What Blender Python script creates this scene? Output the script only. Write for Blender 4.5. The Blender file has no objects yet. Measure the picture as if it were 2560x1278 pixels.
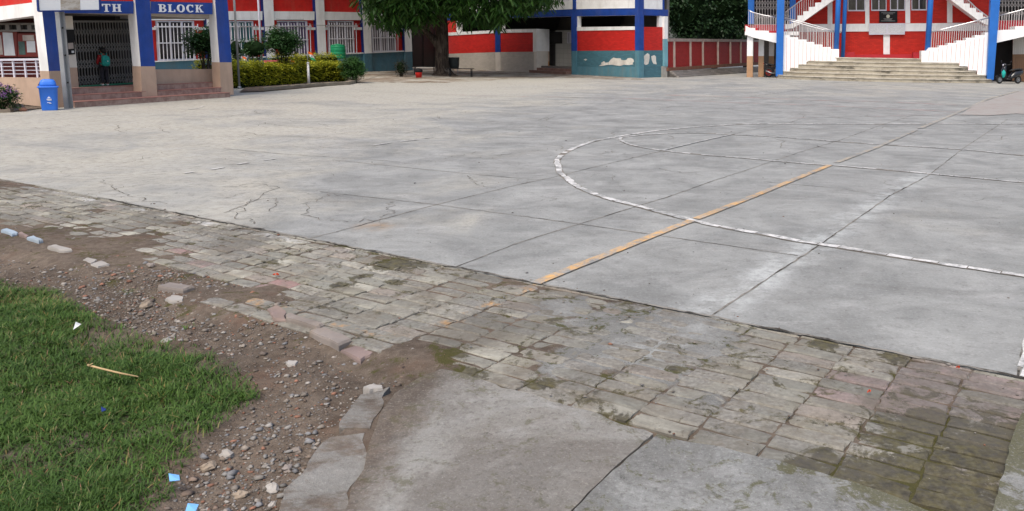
import bpy, bmesh, math, random
import numpy as np
from mathutils import Vector, Matrix
random.seed(7); rng = np.random.default_rng(7)
scene = bpy.context.scene
COL = scene.collection
# ---------------------------------------------------------------- camera
FPX, PITCH, ROLL, CX, CY, EYE = 2004.5, 0.134, 0.014, 1610.0, 388.7, 1.63
_fw = Vector((0, math.cos(PITCH), -math.sin(PITCH))); _r = Vector((1, 0, 0)); _u = _r.cross(_fw)
RGT = math.cos(ROLL) * _r + math.sin(ROLL) * _u
UP = -math.sin(ROLL) * _r + math.cos(ROLL) * _u
cd = bpy.data.cameras.new('camera'); cam = bpy.data.objects.new('camera', cd); COL.objects.link(cam)
cd.sensor_width = 36.0; cd.lens = FPX / 2560 * 36
cd.shift_x = -(CX - 1280) / 2560; cd.shift_y = -(639 - CY) / 2560
cd.clip_start = 0.05; cd.clip_end = 2000
M3 = Matrix((RGT, UP, -_fw)).transposed()
cam.matrix_world = Matrix.Translation((0, 0, EYE)) @ M3.to_4x4()
scene.camera = cam
# ---------------------------------------------------------------- sky, sun, exposure
SUN_EL, SUN_AZ = math.radians(58), math.radians(200)      # azimuth clockwise from +Y: high, behind the viewer
w = bpy.data.worlds.new('World'); scene.world = w; w.use_nodes = True
sky = w.node_tree.nodes.new('ShaderNodeTexSky'); sky.sky_type = 'NISHITA'; sky.sun_disc = False
sky.sun_elevation = SUN_EL; sky.sun_rotation = SUN_AZ; sky.dust_density = 4.0; sky.air_density = 1.0; sky.ozone_density = 0.6
bg = w.node_tree.nodes['Background']; bg.inputs['Strength'].default_value = 0.15
w.node_tree.links.new(sky.outputs[0], bg.inputs['Color'])
sl = bpy.data.lights.new('sun', 'SUN'); sl.energy = 1.5; sl.angle = math.radians(25); sl.color = (1.0, 0.93, 0.82)
so = bpy.data.objects.new('sun', sl); COL.objects.link(so)
_sd = Vector((math.sin(SUN_AZ) * math.cos(SUN_EL), math.cos(SUN_AZ) * math.cos(SUN_EL), math.sin(SUN_EL)))
so.rotation_euler = _sd.to_track_quat('Z', 'Y').to_euler()
scene.view_settings.view_transform = 'Standard'; scene.view_settings.look = 'None'
scene.view_settings.exposure = 0.55; scene.view_settings.gamma = 1.0; scene.view_settings.use_curve_mapping = False
# ---------------------------------------------------------------- measuring helpers
def ray(px, py): return RGT * ((px - CX) / FPX) + UP * (-(py - CY) / FPX) + _fw
def G(px, py, z=0.0):
    d = ray(px, py); t = (z - EYE) / d.z
    return Vector((d.x * t, d.y * t, z))
TAX = Vector((8.31, -4.73, 0)).normalized(); NAX = Vector((4.73, 8.31, 0)).normalized()   # along / across the court edge
def TN(t, n, z=0.0): v = TAX * t + NAX * n; return Vector((v.x, v.y, z))
def tn(p): return (p.x * TAX.x + p.y * TAX.y, p.x * NAX.x + p.y * NAX.y)
class PL:      # an upright wall plane: a ground point and a heading
    def __init__(s, p, d):
        s.p = Vector((p[0], p[1], 0)); s.d = Vector((d[0], d[1], 0)).normalized()
        n = Vector((-s.d.y, s.d.x, 0))
        if n.dot(-s.p) < 0: n = -n
        s.n = n                                         # towards the viewer
    def F(s, px, py, off=0.0):
        d = ray(px, py); o = s.p - s.n * off
        t = (o - Vector((0, 0, EYE))).dot(s.n) / d.dot(s.n)
        return Vector((0, 0, EYE)) + d * t
    def at(s, px, py, z):                               # depth behind the plane of a point of height z
        g = G(px, py, z); return -(g - s.p).dot(s.n)
# ---------------------------------------------------------------- object helpers
def tag(o, label=None, cat=None, group=None, kind=None):
    if label: o['label'] = label
    if cat: o['category'] = cat
    if group: o['group'] = group
    if kind: o['kind'] = kind
    return o
def thing(name, label, cat, loc=(0, 0, 0), group=None):
    o = bpy.data.objects.new(name, None); COL.objects.link(o); o.location = loc; o.empty_display_size = 0.2
    return tag(o, label, cat, group)
def root_loc(o):
    v = Vector((0, 0, 0))
    while o: v += o.location; o = o.parent
    return v
class MB:
    def __init__(s): s.v = []; s.f = []; s.m = []; s.sm = []
    def poly(s, pts, m=0, smooth=False):
        i = len(s.v); s.v += [tuple(p) for p in pts]; s.f.append(tuple(range(i, i + len(pts)))); s.m.append(m); s.sm.append(smooth)
    def prism(s, pts, vec, m=0, ms=None):               # a flat outline pushed along vec
        if ms is None: ms = m
        pts = [Vector(p) for p in pts]; vec = Vector(vec); n = len(pts)
        nrm = Vector((0, 0, 0))
        for k in range(n): nrm += pts[k].cross(pts[(k + 1) % n])
        if nrm.dot(vec) > 0: pts = pts[::-1]
        i = len(s.v); s.v += [tuple(p) for p in pts] + [tuple(p + vec) for p in pts]
        s.f.append(tuple(range(i, i + n))); s.m.append(m); s.sm.append(False)
        s.f.append(tuple(range(i + 2 * n - 1, i + n - 1, -1))); s.m.append(ms); s.sm.append(False)
        for k in range(n):
            k2 = (k + 1) % n
            s.f.append((i + k2, i + k, i + n + k, i + n + k2)); s.m.append(ms); s.sm.append(False)
    def pan(s, pl, px, off, th, m=0, ms=None):
        s.prism([pl.F(x, y, off) for x, y in px], -pl.n * th, m, ms)
    def box(s, c, size, m=0, ax=None, ay=None):
        c = Vector(c); ax = Vector(ax or (1, 0, 0)).normalized(); az = Vector((0, 0, 1))
        ay = Vector(ay) if ay else az.cross(ax)
        ay = ay.normalized(); az = ax.cross(ay)
        a, b, h = ax * size[0] / 2, ay * size[1] / 2, az * size[2] / 2
        s.prism([c - a - b - h, c + a - b - h, c + a + b - h, c - a + b - h], h * 2, m)
    def bar(s, p, q, wd, m=0, hg=None):
        p, q = Vector(p), Vector(q); d = (q - p); L = d.length
        if L < 1e-6: return
        d = d / L; r = Vector((0, 0, 1)) if abs(d.z) < .9 else Vector((1, 0, 0))
        a = d.cross(r).normalized(); b = a.cross(d); a *= wd / 2; b *= (hg or wd) / 2
        s.prism([p - a - b, p + a - b, p + a + b, p - a + b], d * L, m)
    def tube(s, path, rad, m=0, seg=8, cap=True, smooth=True):
        path = [Vector(p) for p in path]; n = len(path)
        if not hasattr(rad, '__len__'): rad = [rad] * n
        i0 = len(s.v); pa = None
        for k in range(n):
            d = (path[min(k + 1, n - 1)] - path[max(k - 1, 0)]).normalized()
            r = Vector((0, 0, 1)) if abs(d.z) < .95 else Vector((1, 0, 0))
            if pa is None: a = d.cross(r).normalized()
            else:
                a = pa - d * pa.dot(d); a = a.normalized() if a.length > 1e-4 else d.cross(r).normalized()
            pa = a; b = d.cross(a)
            for j in range(seg):
                t = 2 * math.pi * j / seg; s.v.append(tuple(path[k] + (a * math.cos(t) + b * math.sin(t)) * rad[k]))
        for k in range(n - 1):
            for j in range(seg):
                j2 = (j + 1) % seg; s.f.append((i0 + k * seg + j, i0 + k * seg + j2, i0 + (k + 1) * seg + j2, i0 + (k + 1) * seg + j)); s.m.append(m); s.sm.append(smooth)
        if cap:
            s.f.append(tuple(i0 + j for j in range(seg - 1, -1, -1))); s.m.append(m); s.sm.append(False)
            s.f.append(tuple(i0 + (n - 1) * seg + j for j in range(seg))); s.m.append(m); s.sm.append(False)
    def ring(s, rings, m=0, cap=True, smooth=True):      # rings: lists of points of equal count
        i0 = len(s.v); seg = len(rings[0])
        for r in rings: s.v += [tuple(p) for p in r]
        for k in range(len(rings) - 1):
            for j in range(seg):
                j2 = (j + 1) % seg; s.f.append((i0 + k * seg + j, i0 + k * seg + j2, i0 + (k + 1) * seg + j2, i0 + (k + 1) * seg + j)); s.m.append(m); s.sm.append(smooth)
        if cap:
            s.f.append(tuple(i0 + j for j in range(seg - 1, -1, -1))); s.m.append(m); s.sm.append(False)
            k = len(rings) - 1; s.f.append(tuple(i0 + k * seg + j for j in range(seg))); s.m.append(m); s.sm.append(False)
    def lathe(s, c, prof, m=0, seg=16, sx=1, sy=1, smooth=True, sq=0, rot=0):
        c = Vector(c); rs = []
        for r, z in prof:
            row = []
            for j in range(seg):
                t = 2 * math.pi * (j + .5) / seg; x, y = math.cos(t), math.sin(t)
                if sq: k = (abs(x) ** sq + abs(y) ** sq) ** (-1 / sq); x, y = x * k, y * k
                if rot: x, y = x * math.cos(rot) - y * math.sin(rot), x * math.sin(rot) + y * math.cos(rot)
                row.append(c + Vector((x * r * sx, y * r * sy, z)))
            rs.append(row)
        s.ring(rs, m, True, smooth)
    def ball(s, c, r, m=0, seg=10, n=6, jit=0, axes=None):
        c = Vector(c); r = Vector(r) if hasattr(r, '__len__') else Vector((r, r, r)); rs = []
        for k in range(n + 1):
            ph = math.pi * (k / n * .94 + .03) - math.pi / 2; row = []
            for j in range(seg):
                t = 2 * math.pi * j / seg; q = 1 + random.uniform(-jit, jit)
                l = Vector((math.cos(ph) * math.cos(t) * r.x * q, math.cos(ph) * math.sin(t) * r.y * q, math.sin(ph) * r.z * q))
                if axes: l = axes[0] * l.x + axes[1] * l.y + axes[2] * l.z
                row.append(c + l)
            rs.append(row)
        s.ring(rs, m, True, jit == 0)
    def build(s, name, mats, parent=None, loc=None, cols=None):
        off = root_loc(parent) if parent else Vector(loc or (0, 0, 0))
        me = bpy.data.meshes.new(name); V = np.array(s.v, dtype=np.float64) - np.array(off)
        me.from_pydata(V.tolist(), [], s.f)
        for mt in (mats if isinstance(mats, (list, tuple)) else [mats]): me.materials.append(mt)
        me.polygons.foreach_set('material_index', s.m); me.polygons.foreach_set('use_smooth', s.sm)
        add_uv(me, off)
        if cols is not None:
            at = me.attributes.new('col', 'FLOAT_COLOR', 'FACE')
            c4 = np.ones((len(s.f), 4), dtype=np.float32); c4[:, :3] = np.array(cols); at.data.foreach_set('color', c4.ravel())
        me.validate(); o = bpy.data.objects.new(name, me); COL.objects.link(o)
        if parent: o.parent = parent
        elif loc: o.location = loc
        return o
def add_uv(me, off):
    n = len(me.loops)
    if n == 0: return
    vi = np.zeros(n, dtype=np.int32); me.loops.foreach_get('vertex_index', vi)
    co = np.zeros(len(me.vertices) * 3); me.vertices.foreach_get('co', co); co = co.reshape(-1, 3) + np.array(off)
    nm = np.zeros(len(me.polygons) * 3); me.polygons.foreach_get('normal', nm); nm = nm.reshape(-1, 3)
    tot = np.zeros(len(me.polygons), dtype=np.int32); me.polygons.foreach_get('loop_total', tot)
    N = np.repeat(nm, tot, axis=0); P = co[vi]
    tl = np.hypot(N[:, 0], N[:, 1]) + 1e-9; u = (-N[:, 1] * P[:, 0] + N[:, 0] * P[:, 1]) / tl
    flat = np.abs(N[:, 2]) > .75
    uv = np.stack([np.where(flat, P[:, 0], u), np.where(flat, P[:, 1], P[:, 2])], 1)
    l = me.uv_layers.new(name='UVMap'); l.data.foreach_set('uv', uv.astype(np.float32).ravel())
def raw(name, V, F, mat, parent=None, cols=None, smooth=False, loc=(0, 0, 0)):   # big numpy meshes, faces of one size
    me = bpy.data.meshes.new(name); V = np.asarray(V, dtype=np.float32); F = np.asarray(F, dtype=np.int32)
    off = root_loc(parent) if parent else Vector(loc)
    V = V - np.array(off, dtype=np.float32)
    me.vertices.add(len(V)); me.vertices.foreach_set('co', V.ravel())
    k = F.shape[1]; me.loops.add(F.size); me.loops.foreach_set('vertex_index', F.ravel())
    me.polygons.add(len(F)); me.polygons.foreach_set('loop_start', np.arange(0, F.size, k, dtype=np.int32)); me.polygons.foreach_set('loop_total', np.full(len(F), k, dtype=np.int32))
    me.update(calc_edges=True)
    if smooth: me.polygons.foreach_set('use_smooth', np.ones(len(F), dtype=bool))
    for mt in (mat if isinstance(mat, (list, tuple)) else [mat]): me.materials.append(mt)
    if cols is not None:
        dom = 'FACE' if len(cols) == len(F) else 'POINT'
        at = me.attributes.new('col', 'FLOAT_COLOR', dom); c4 = np.ones((len(cols), 4), dtype=np.float32); c4[:, :3] = cols; at.data.foreach_set('color', c4.ravel())
    o = bpy.data.objects.new(name, me); COL.objects.link(o)
    if parent: o.parent = parent
    else: o.location = loc
    return o
def _h(ix, iy, s): 
    q = np.sin(ix * 127.1 + iy * 311.7 + s * 74.7) * 43758.5453; return q - np.floor(q)
def vn(x, y, s=0):
    ix, iy = np.floor(x), np.floor(y); fx, fy = x - ix, y - iy; fx = fx * fx * (3 - 2 * fx); fy = fy * fy * (3 - 2 * fy)
    a, b, c, d = _h(ix, iy, s), _h(ix + 1, iy, s), _h(ix, iy + 1, s), _h(ix + 1, iy + 1, s)
    return (a + (b - a) * fx) * (1 - fy) + (c + (d - c) * fx) * fy
def fbm(x, y, s=0, o=4):
    r = 0; a = .5
    for k in range(o): r = r + a * vn(x * 2 ** k, y * 2 ** k, s + k); a *= .5
    return r
def inpoly(x, y, P):
    r = np.zeros(len(x), dtype=bool); n = len(P); j = n - 1
    for i in range(n):
        xi, yi, xj, yj = P[i][0], P[i][1], P[j][0], P[j][1]
        c = ((yi > y) != (yj > y)) & (x < (xj - xi) * (y - yi) / (yj - yi + 1e-12) + xi); r ^= c; j = i
    return r
def polydist(x, y, P):
    d = np.full(len(x), 1e9); n = len(P)
    for i in range(n):
        a = np.array(P[i][:2]); b = np.array(P[(i + 1) % n][:2]); e = b - a; t = np.clip(((x - a[0]) * e[0] + (y - a[1]) * e[1]) / (e @ e + 1e-12), 0, 1)
        d = np.minimum(d, np.hypot(x - a[0] - t * e[0], y - a[1] - t * e[1]))
    return d
# ---------------------------------------------------------------- material helpers
class NT:
    def __init__(s, name):
        s.mat = bpy.data.materials.new(name); s.mat.use_nodes = True; s.t = s.mat.node_tree; s.b = s.t.nodes['Principled BSDF']
    def n(s, ty, **kw):
        q = s.t.nodes.new(ty)
        for k, v in kw.items(): setattr(q, k, v)
        return q
    def link(s, a, b): s.t.links.new(a, b)
    def put(s, inp, v):
        if hasattr(v, 'is_output') or isinstance(v, bpy.types.NodeSocket): s.link(v, inp)
        else:
            if hasattr(inp.default_value, '__len__') and not hasattr(v, '__len__'): v = (v,) * len(inp.default_value)
            if hasattr(inp.default_value, '__len__') and len(inp.default_value) == 4 and len(v) == 3: v = (*v, 1)
            inp.default_value = v
    def pos(s): return s.n('ShaderNodeNewGeometry').outputs['Position']
    def uv(s): return s.n('ShaderNodeUVMap').outputs[0]
    def attr(s, nm='col'): q = s.n('ShaderNodeAttribute'); q.attribute_name = nm; return q.outputs['Color']
    def noise(s, vec, sc, det=4, rough=.55, dist=0.0):
        q = s.n('ShaderNodeTexNoise'); s.put(q.inputs['Vector'], vec); q.inputs['Scale'].default_value = sc; q.inputs['Detail'].default_value = det
        q.inputs['Roughness'].default_value = rough; q.inputs['Distortion'].default_value = dist; return q.outputs[0]
    def math(s, op, a, b=0.0, c=0.0, clamp=False):
        q = s.n('ShaderNodeMath', operation=op); q.use_clamp = clamp; s.put(q.inputs[0], a); s.put(q.inputs[1], b); s.put(q.inputs[2], c); return q.outputs[0]
    def vmath(s, op, a, b): q = s.n('ShaderNodeVectorMath', operation=op); s.put(q.inputs[0], a); s.put(q.inputs[1], b); return q
    def dot(s, a, b): return s.vmath('DOT_PRODUCT', a, b).outputs['Value']
    def dist(s, a, b): return s.vmath('DISTANCE', a, b).outputs['Value']
    def scale(s, a, b): return s.vmath('MULTIPLY', a, b).outputs[0]
    def rng(s, v, a, b, c=0.0, d=1.0, smooth=True):
        q = s.n('ShaderNodeMapRange'); q.interpolation_type = 'SMOOTHSTEP' if smooth else 'LINEAR'
        s.put(q.inputs[0], v); q.inputs[1].default_value = a; q.inputs[2].default_value = b; q.inputs[3].default_value = c; q.inputs[4].default_value = d; return q.outputs[0]
    def mix(s, f, a, b, mode='MIX'):
        q = s.n('ShaderNodeMix', data_type='RGBA', blend_type=mode); s.put(q.inputs[0], f); s.put(q.inputs[6], a); s.put(q.inputs[7], b); return q.outputs[2]
    def bump(s, h, st=.3, d=.01):
        q = s.n('ShaderNodeBump'); q.inputs['Strength'].default_value = st; q.inputs['Distance'].default_value = d; s.put(q.inputs['Height'], h); s.link(q.outputs[0], s.b.inputs['Normal'])
    def fin(s, col, rough=.7, metal=0.0, spec=.3):
        s.put(s.b.inputs['Base Color'], col); s.put(s.b.inputs['Roughness'], rough); s.put(s.b.inputs['Metallic'], metal); s.put(s.b.inputs['Specular IOR Level'], spec); return s.mat
def paint(name, c, rough=.65, var=.10, metal=0.0, spec=.25, dirt=0.0, bump=.15, sc=3.0):
    n = NT(name); p = n.pos(); a = n.noise(p, sc, 6, .6); c = Vector(c)
    col = n.mix(n.rng(a, .3, .7), tuple(c * (1 - var)), tuple(c * (1 + var * .6)))
    if dirt:
        d = n.rng(n.noise(n.scale(p, (1, 1, .16)), 2.6, 9, .72), .44, .70); col = n.mix(n.math('MULTIPLY', d, dirt), col, (.22, .17, .12))
    if bump: n.bump(n.noise(p, 45, 4), bump, .004)
    return n.fin(col, rough, metal, spec)
def brickpaint(name, c, rough=.6, depth=.5, bw=.23, rh=.075, var=.18):
    n = NT(name); u = n.uv(); c = Vector(c)
    q = n.n('ShaderNodeTexBrick'); n.put(q.inputs['Vector'], n.vmath('ADD', u, n.scale(n.n('ShaderNodeTexNoise').outputs['Color'], (.0, .0, 0))).outputs[0])
    q.inputs['Scale'].default_value = 1; q.inputs['Brick Width'].default_value = bw; q.inputs['Row Height'].default_value = rh; q.inputs['Mortar Size'].default_value = .007; q.inputs['Mortar Smooth'].default_value = .4
    n.put(q.inputs['Color1'], tuple(c * (1 + var * .4))); n.put(q.inputs['Color2'], tuple(c * (1 - var))); n.put(q.inputs['Mortar'], tuple(c * .72))
    a = n.noise(n.pos(), 2.5, 6, .6); col = n.mix(n.math('MULTIPLY', n.rng(a, .4, .75), .35), q.outputs['Color'], tuple(c * .65))
    h = n.math('ADD', n.math('MULTIPLY', q.outputs['Fac'], -1.0), n.math('MULTIPLY', n.noise(n.pos(), 25, 4), .5)); n.bump(h, depth, .02)
    return n.fin(col, rough, 0, .3)
# ================================================================ GROUND
T_J3 = sum(tn(G(*p))[0] for p in ((1780, 790), (1900, 710), (2050, 615))) / 3
T_Y = sum(tn(G(*p))[0] for p in ((1340, 710), (1660, 580))) / 2
def conc(n, warm=.0):
    p = n.pos(); x = n.n('ShaderNodeSeparateXYZ'); n.link(p, x.inputs[0]); X, Y = x.outputs[0], x.outputs[1]
    big = n.noise(p, .33, 5, .55, .4); mid = n.noise(p, 1.1, 8, .66, .8); fine = n.noise(p, 9, 9, .74); grit = n.noise(p, 48, 5, .75)
    col = n.mix(n.rng(mid, .28, .72), (.190, .194, .186), (.308, .312, .298))
    st = n.noise(n.scale(p, (.8, 1.6, 1)), .8, 8, .68, 1.4); col = n.mix(n.math('MULTIPLY', n.rng(st, .48, .64), .40), col, (.140, .139, .130))   # old damp stains
    # tan dust, more of it to the left and far away
    lf = n.rng(X, .5, -8.0, .0, 1.0); far = n.rng(Y, 15, 38, 0, .62); du = n.math('ADD', n.math('ADD', lf, far), n.math('MULTIPLY', n.math('SUBTRACT', n.noise(p, .42, 8, .68, .9), .5), 3.0))
    du = n.math('MULTIPLY', n.rng(du, .20, 1.25), .78 + warm); col = n.mix(du, col, n.mix(n.rng(fine, .3, .7), (.345, .325, .268), (.465, .442, .375)))
    ww = n.math('MULTIPLY', n.rng(n.noise(n.scale(p, (1, 1.5, 1)), 1.9, 9, .72, .7), .50, .72), .42); col = n.mix(ww, col, (.395, .395, .385))   # rubbed pale patches
    # pale lime bloom beside one slab joint and in scuffs
    t = n.dot(p, tuple(TAX)); jd = n.math('ABSOLUTE', n.math('SUBTRACT', t, T_J3 - .06))
    ch = n.math('MULTIPLY', n.rng(jd, .34, .0), n.rng(n.noise(p, 2.6, 8, .75), .40, .66)); ch = n.math('MULTIPLY', ch, n.rng(Y, 16, 6))
    sc = n.rng(n.noise(n.scale(p, (1, 1.4, 1)), 3.2, 10, .78, .5), .62, .76)
    col = n.mix(n.math('MULTIPLY', n.math('MAXIMUM', ch, n.math('MULTIPLY', sc, .6)), .8), col, (.49, .51, .50))
    col = n.mix(n.math('MULTIPLY', n.rng(fine, .50, .30), .45), col, (.105, .10, .095)); col = n.mix(n.math('MULTIPLY', n.rng(grit, .52, .72), .32), col, (.55, .55, .53)); col = n.mix(n.math('MULTIPLY', n.rng(grit, .46, .30), .50), col, (.09, .085, .08))
    col = n.mix(n.math('MULTIPLY', n.rng(n.noise(p, 21, 6, .75), .64, .70), .6), col, (.085, .078, .07))
    h = n.math('ADD', n.math('MULTIPLY', fine, .6), n.math('MULTIPLY', grit, .6))
    return col, h, p
n = NT('court_concrete'); c, h, p = conc(n); n.bump(h, .35, .012)
c = n.mix(n.math('MULTIPLY', n.rng(n.dist(n.vmath('ADD', p, n.scale(n.n('ShaderNodeTexNoise').outputs[1], (.0, 0, 0))).outputs[0], tuple(G(940, 566))), .30, .0), n.math('MULTIPLY', n.rng(n.noise(p, 6, 8, .75), .35, .65), .6)), c, (.33, .21, .11))
M_CONC = n.fin(c, .82, 0, .25)
def mark(name, tint, lo, hi, warm=0):
    n = NT(name); c, h, p = conc(n); f = n.rng(n.math('ADD', n.noise(p, 5, 8, .75), n.math('MULTIPLY', n.noise(p, 45, 3, .6), .35)), lo, hi)
    c = n.mix(f, c, tint); n.bump(h, .3, .01); return n.fin(c, .7, 0, .3)
M_YEL = mark('worn_yellow_paint', (.66, .37, .11), .54, .90); M_YELOLD = mark('faded_yellow_paint', (.55, .41, .23), .60, 1.0)
M_WHITE = mark('worn_white_paint', (.62, .61, .59), .52, .78); M_WHITEOLD = mark('faded_white_paint', (.54, .53, .51), .55, .86)
n = NT('joint_dirt'); p = n.pos(); M_JOINT = n.fin(n.mix(n.rng(n.noise(p, 2.2, 7, .75), .40, .56), (.045, .040, .033), (.235, .22, .195)), .95, 0, .1)
n = NT('line_bed_mortar'); p = n.pos(); M_BED = n.fin(n.mix(n.rng(n.noise(p, 4, 7, .75), .38, .6), (.10, .085, .07), (.25, .23, .20)), .95, 0, .1)
n = NT('crack_dark'); p = n.pos(); M_CRACK = n.fin(n.mix(n.rng(n.noise(p, 3.5, 7, .75), .40, .58), (.060, .052, .044), (.25, .23, .20)), .95, 0, .1)
# brick strip
def dirtcol(n, p):
    a = n.noise(p, 1.1, 8, .62, .5); b = n.noise(p, 14, 8, .7); g = n.noise(p, 90, 3, .6)
    c = n.mix(n.rng(a, .32, .68), (.070, .054, .042), (.150, .118, .092)); c = n.mix(n.rng(b, .30, .72), n.mix(.35, c, (.045, .034, .026)), n.mix(.22, c, (.30, .25, .20)))
    c = n.mix(n.math('MULTIPLY', n.rng(n.noise(p, 62, 5, .75), .58, .70), .6), c, (.30, .275, .24)); c = n.mix(n.math('MULTIPLY', n.rng(n.noise(p, 33, 6, .78), .42, .30), .6), c, (.035, .027, .02))
    c = n.mix(n.math('MULTIPLY', n.rng(n.noise(p, 2.2, 5, .6), .52, .68), .5), c, (.125, .075, .052))
    return c, n.math('ADD', n.math('MULTIPLY', b, 1.0), n.math('MULTIPLY', g, .6))
def mossmask(n, p):
    f = None
    for px, py, r in ((2440, 1110, .50), (2330, 1060, .22), (2180, 1215, .16), (2280, 1245, .18), (2120, 1195, .12), (2400, 1230, .24), (2200, 1190, .28), (2300, 1170, .30), (2540, 1090, .22), (2060, 1130, .10), (1540, 1045, .10), (1190, 930, .13), (1340, 960, .10), (2000, 1165, .12), (1690, 920, .07), (1130, 880, .16), (860, 610, .12), (1010, 655, .28), (900, 690, .09), (850, 712, .09), (985, 706, .10), (2060, 860, .12), (2240, 895, .10)):
        q = n.rng(n.dist(p, tuple(G(px, py))), r * 1.25, r * .1); f = q if f is None else n.math('MAXIMUM', f, q)
    return n.rng(n.math('ADD', n.math('MULTIPLY', f, .32), n.math('MULTIPLY', n.math('ADD', n.noise(n.vmath('ADD', p, (3.1, 7.7, 0)).outputs[0], 4.2, 9, .78, .9), n.math('MULTIPLY', n.noise(p, 19, 6, .7), .35)), 1.55)), 1.10, 1.24)
n = NT('old_paving_brick'); p = n.pos(); bc = n.attr(); a = n.noise(p, 6, 8, .7, .4); b = n.noise(p, 40, 5, .65)
t0 = n.dot(p, tuple(TAX)); c = n.mix(n.rng(a, .35, .66), n.mix(.45, bc, (.15, .135, .115)), bc)
c = n.mix(n.math('MULTIPLY', n.rng(n.noise(p, 1.7, 9, .68, .8), .42, .60), .66), c, n.mix(n.rng(b, .35, .65), (.165, .158, .145), (.285, .275, .255)))      # cement film
c = n.mix(n.math('MULTIPLY', n.rng(n.noise(p, 2.6, 8, .74), .48, .64), .72), c, n.mix(n.rng(t0, -4.0, -5.5), (.185, .162, .125), (.285, .255, .205)))            # dust
t = n.dot(p, tuple(TAX)); nn = n.dot(p, tuple(NAX)); wob = n.math('MULTIPLY', n.math('SUBTRACT', n.noise(p, 8, 5, .7), .5), .10)
o1 = n.math('MULTIPLY', n.rng(n.math('ABSOLUTE', n.math('ADD', n.math('SUBTRACT', nn, 3.06), wob)), .055, .03), n.rng(t, T_Y + .3, T_Y + .1))
o2 = n.math('MULTIPLY', n.rng(n.math('ABSOLUTE', n.math('ADD', n.math('SUBTRACT', t, T_Y + .03), wob)), .07, .03), n.rng(nn, 2.9, 3.05))
om = n.math('MULTIPLY', n.math('MAXIMUM', o1, o2), n.rng(n.noise(p, 4.2, 8, .75), .50, .62)); c = n.mix(n.math('MULTIPLY', om, .75), c, (.55, .30, .10))
wm = n.math('MULTIPLY', n.math('MULTIPLY', n.rng(n.math('ABSOLUTE', n.math('SUBTRACT', nn, 4.22)), .07, .04), n.rng(n.noise(p, 2.2, 6, .7), .46, .58)), n.math('MAXIMUM', n.rng(t, -4.6, -6.4), n.math('MULTIPLY', n.rng(t, -2.55, -2.35), n.rng(t, -1.85, -2.05))))
c = n.mix(n.math('MULTIPLY', wm, n.math('MULTIPLY', n.rng(n.noise(p, 13, 8, .75), .40, .58), .85)), c, (.62, .62, .60))
c = n.mix(n.math('MULTIPLY', mossmask(n, p), .88), c, n.mix(n.rng(n.noise(p, 16, 6, .7), .35, .65), (.024, .022, .012), (.085, .074, .022)))
c = n.mix(n.rng(b, .3, .75), n.mix(.16, c, (.06, .05, .045)), n.mix(.06, c, (.7, .66, .6)))
c = n.mix(n.math('MULTIPLY', n.rng(n.noise(p, .9, 9, .74, .8), .46, .60), .50), c, (.10, .092, .080)); c = n.mix(n.math('MULTIPLY', n.rng(n.noise(p, 19, 6, .75), .62, .70), .7), c, (.07, .06, .05)); c = n.mix(.16, c, (.05, .045, .04))
n.bump(n.math('ADD', n.math('MULTIPLY', a, 1.0), n.math('MULTIPLY', b, .35)), .45, .010); M_BRICK = n.fin(c, .9, 0, .15)
n = NT('dirt_and_cement_fill'); p = n.pos(); k = n.attr(); sp = n.n('ShaderNodeSeparateColor'); n.link(k, sp.inputs[0]); dc, dh = dirtcol(n, p)
cc, ch, _ = conc(n, .05); cc = n.mix(n.rng(n.noise(p, 5, 8, .7), .4, .65), n.mix(.55, cc, (.11, .105, .095)), n.mix(.30, cc, (.14, .133, .12)))
c = n.mix(n.rng(n.math('ADD', sp.outputs[0], n.math('MULTIPLY', n.math('SUBTRACT', n.noise(p, 6, 6, .7), .5), .9)), .40, .58), dc, cc)
c = n.mix(n.math('MULTIPLY', mossmask(n, p), .9), c, (.060, .058, .018)); n.bump(n.math('ADD', dh, ch), .7, .012); M_FILL = n.fin(c, .95, 0, .1)
n = NT('bare_dirt'); p = n.pos(); c, h = dirtcol(n, p); n.bump(h, .9, .015); M_DIRT = n.fin(c, .97, 0, .08)
n = NT('far_ground'); p = n.pos(); M_FAR = n.fin(n.mix(n.noise(p, .5, 6, .6), (.20, .17, .13), (.33, .29, .23)), .95, 0, .1)
n = NT('slab_concrete'); c, h, p = conc(n, .1); c = n.mix(n.math('MULTIPLY', n.rng(n.noise(p, 1.3, 9, .72, .7), .40, .62), .62), c, (.135, .120, .106)); c = n.mix(.45, c, (.275, .255, .222)); c = n.mix(n.math('MULTIPLY', n.rng(n.noise(p, .75, 9, .72, 1.0), .44, .58), .55), c, (.118, .102, .088))
_a, _b = G(1085, 928), G(850, 1278); _d = (_b - _a).normalized(); _n = Vector((_d.y, -_d.x, 0)); _n = _n if _n.x > 0 else -_n
de = n.math('SUBTRACT', n.dot(p, tuple(_n)), _a.dot(_n)); dcc, dhh = dirtcol(n, p); c = n.mix(n.math('MULTIPLY', n.rng(n.math('ADD', de, n.math('MULTIPLY', n.math('SUBTRACT', n.noise(p, 5, 8, .75), .5), .35)), .16, -.02), .9), c, dcc)
c = n.mix(n.math('MULTIPLY', mossmask(n, p), .5), c, (.08, .075, .03)); n.bump(h, .4, .012); g1 = n.noise(p, 85, 4, .7); g2 = n.noise(p, 34, 6, .78); c = n.mix(n.math('MULTIPLY', n.rng(g2, .50, .32), .55), c, (.085, .078, .068)); c = n.mix(n.math('MULTIPLY', n.rng(g1, .52, .74), .40), c, (.42, .40, .365)); c = n.mix(n.math('MULTIPLY', n.rng(n.noise(p, 13, 7, .75), .63, .70), .75), c, (.07, .062, .053)); h = n.math('ADD', h, n.math('MULTIPLY', g2, 1.2)); n.bump(h, .6, .014)
M_SLAB = n.fin(c, .85, 0, .2)
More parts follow.
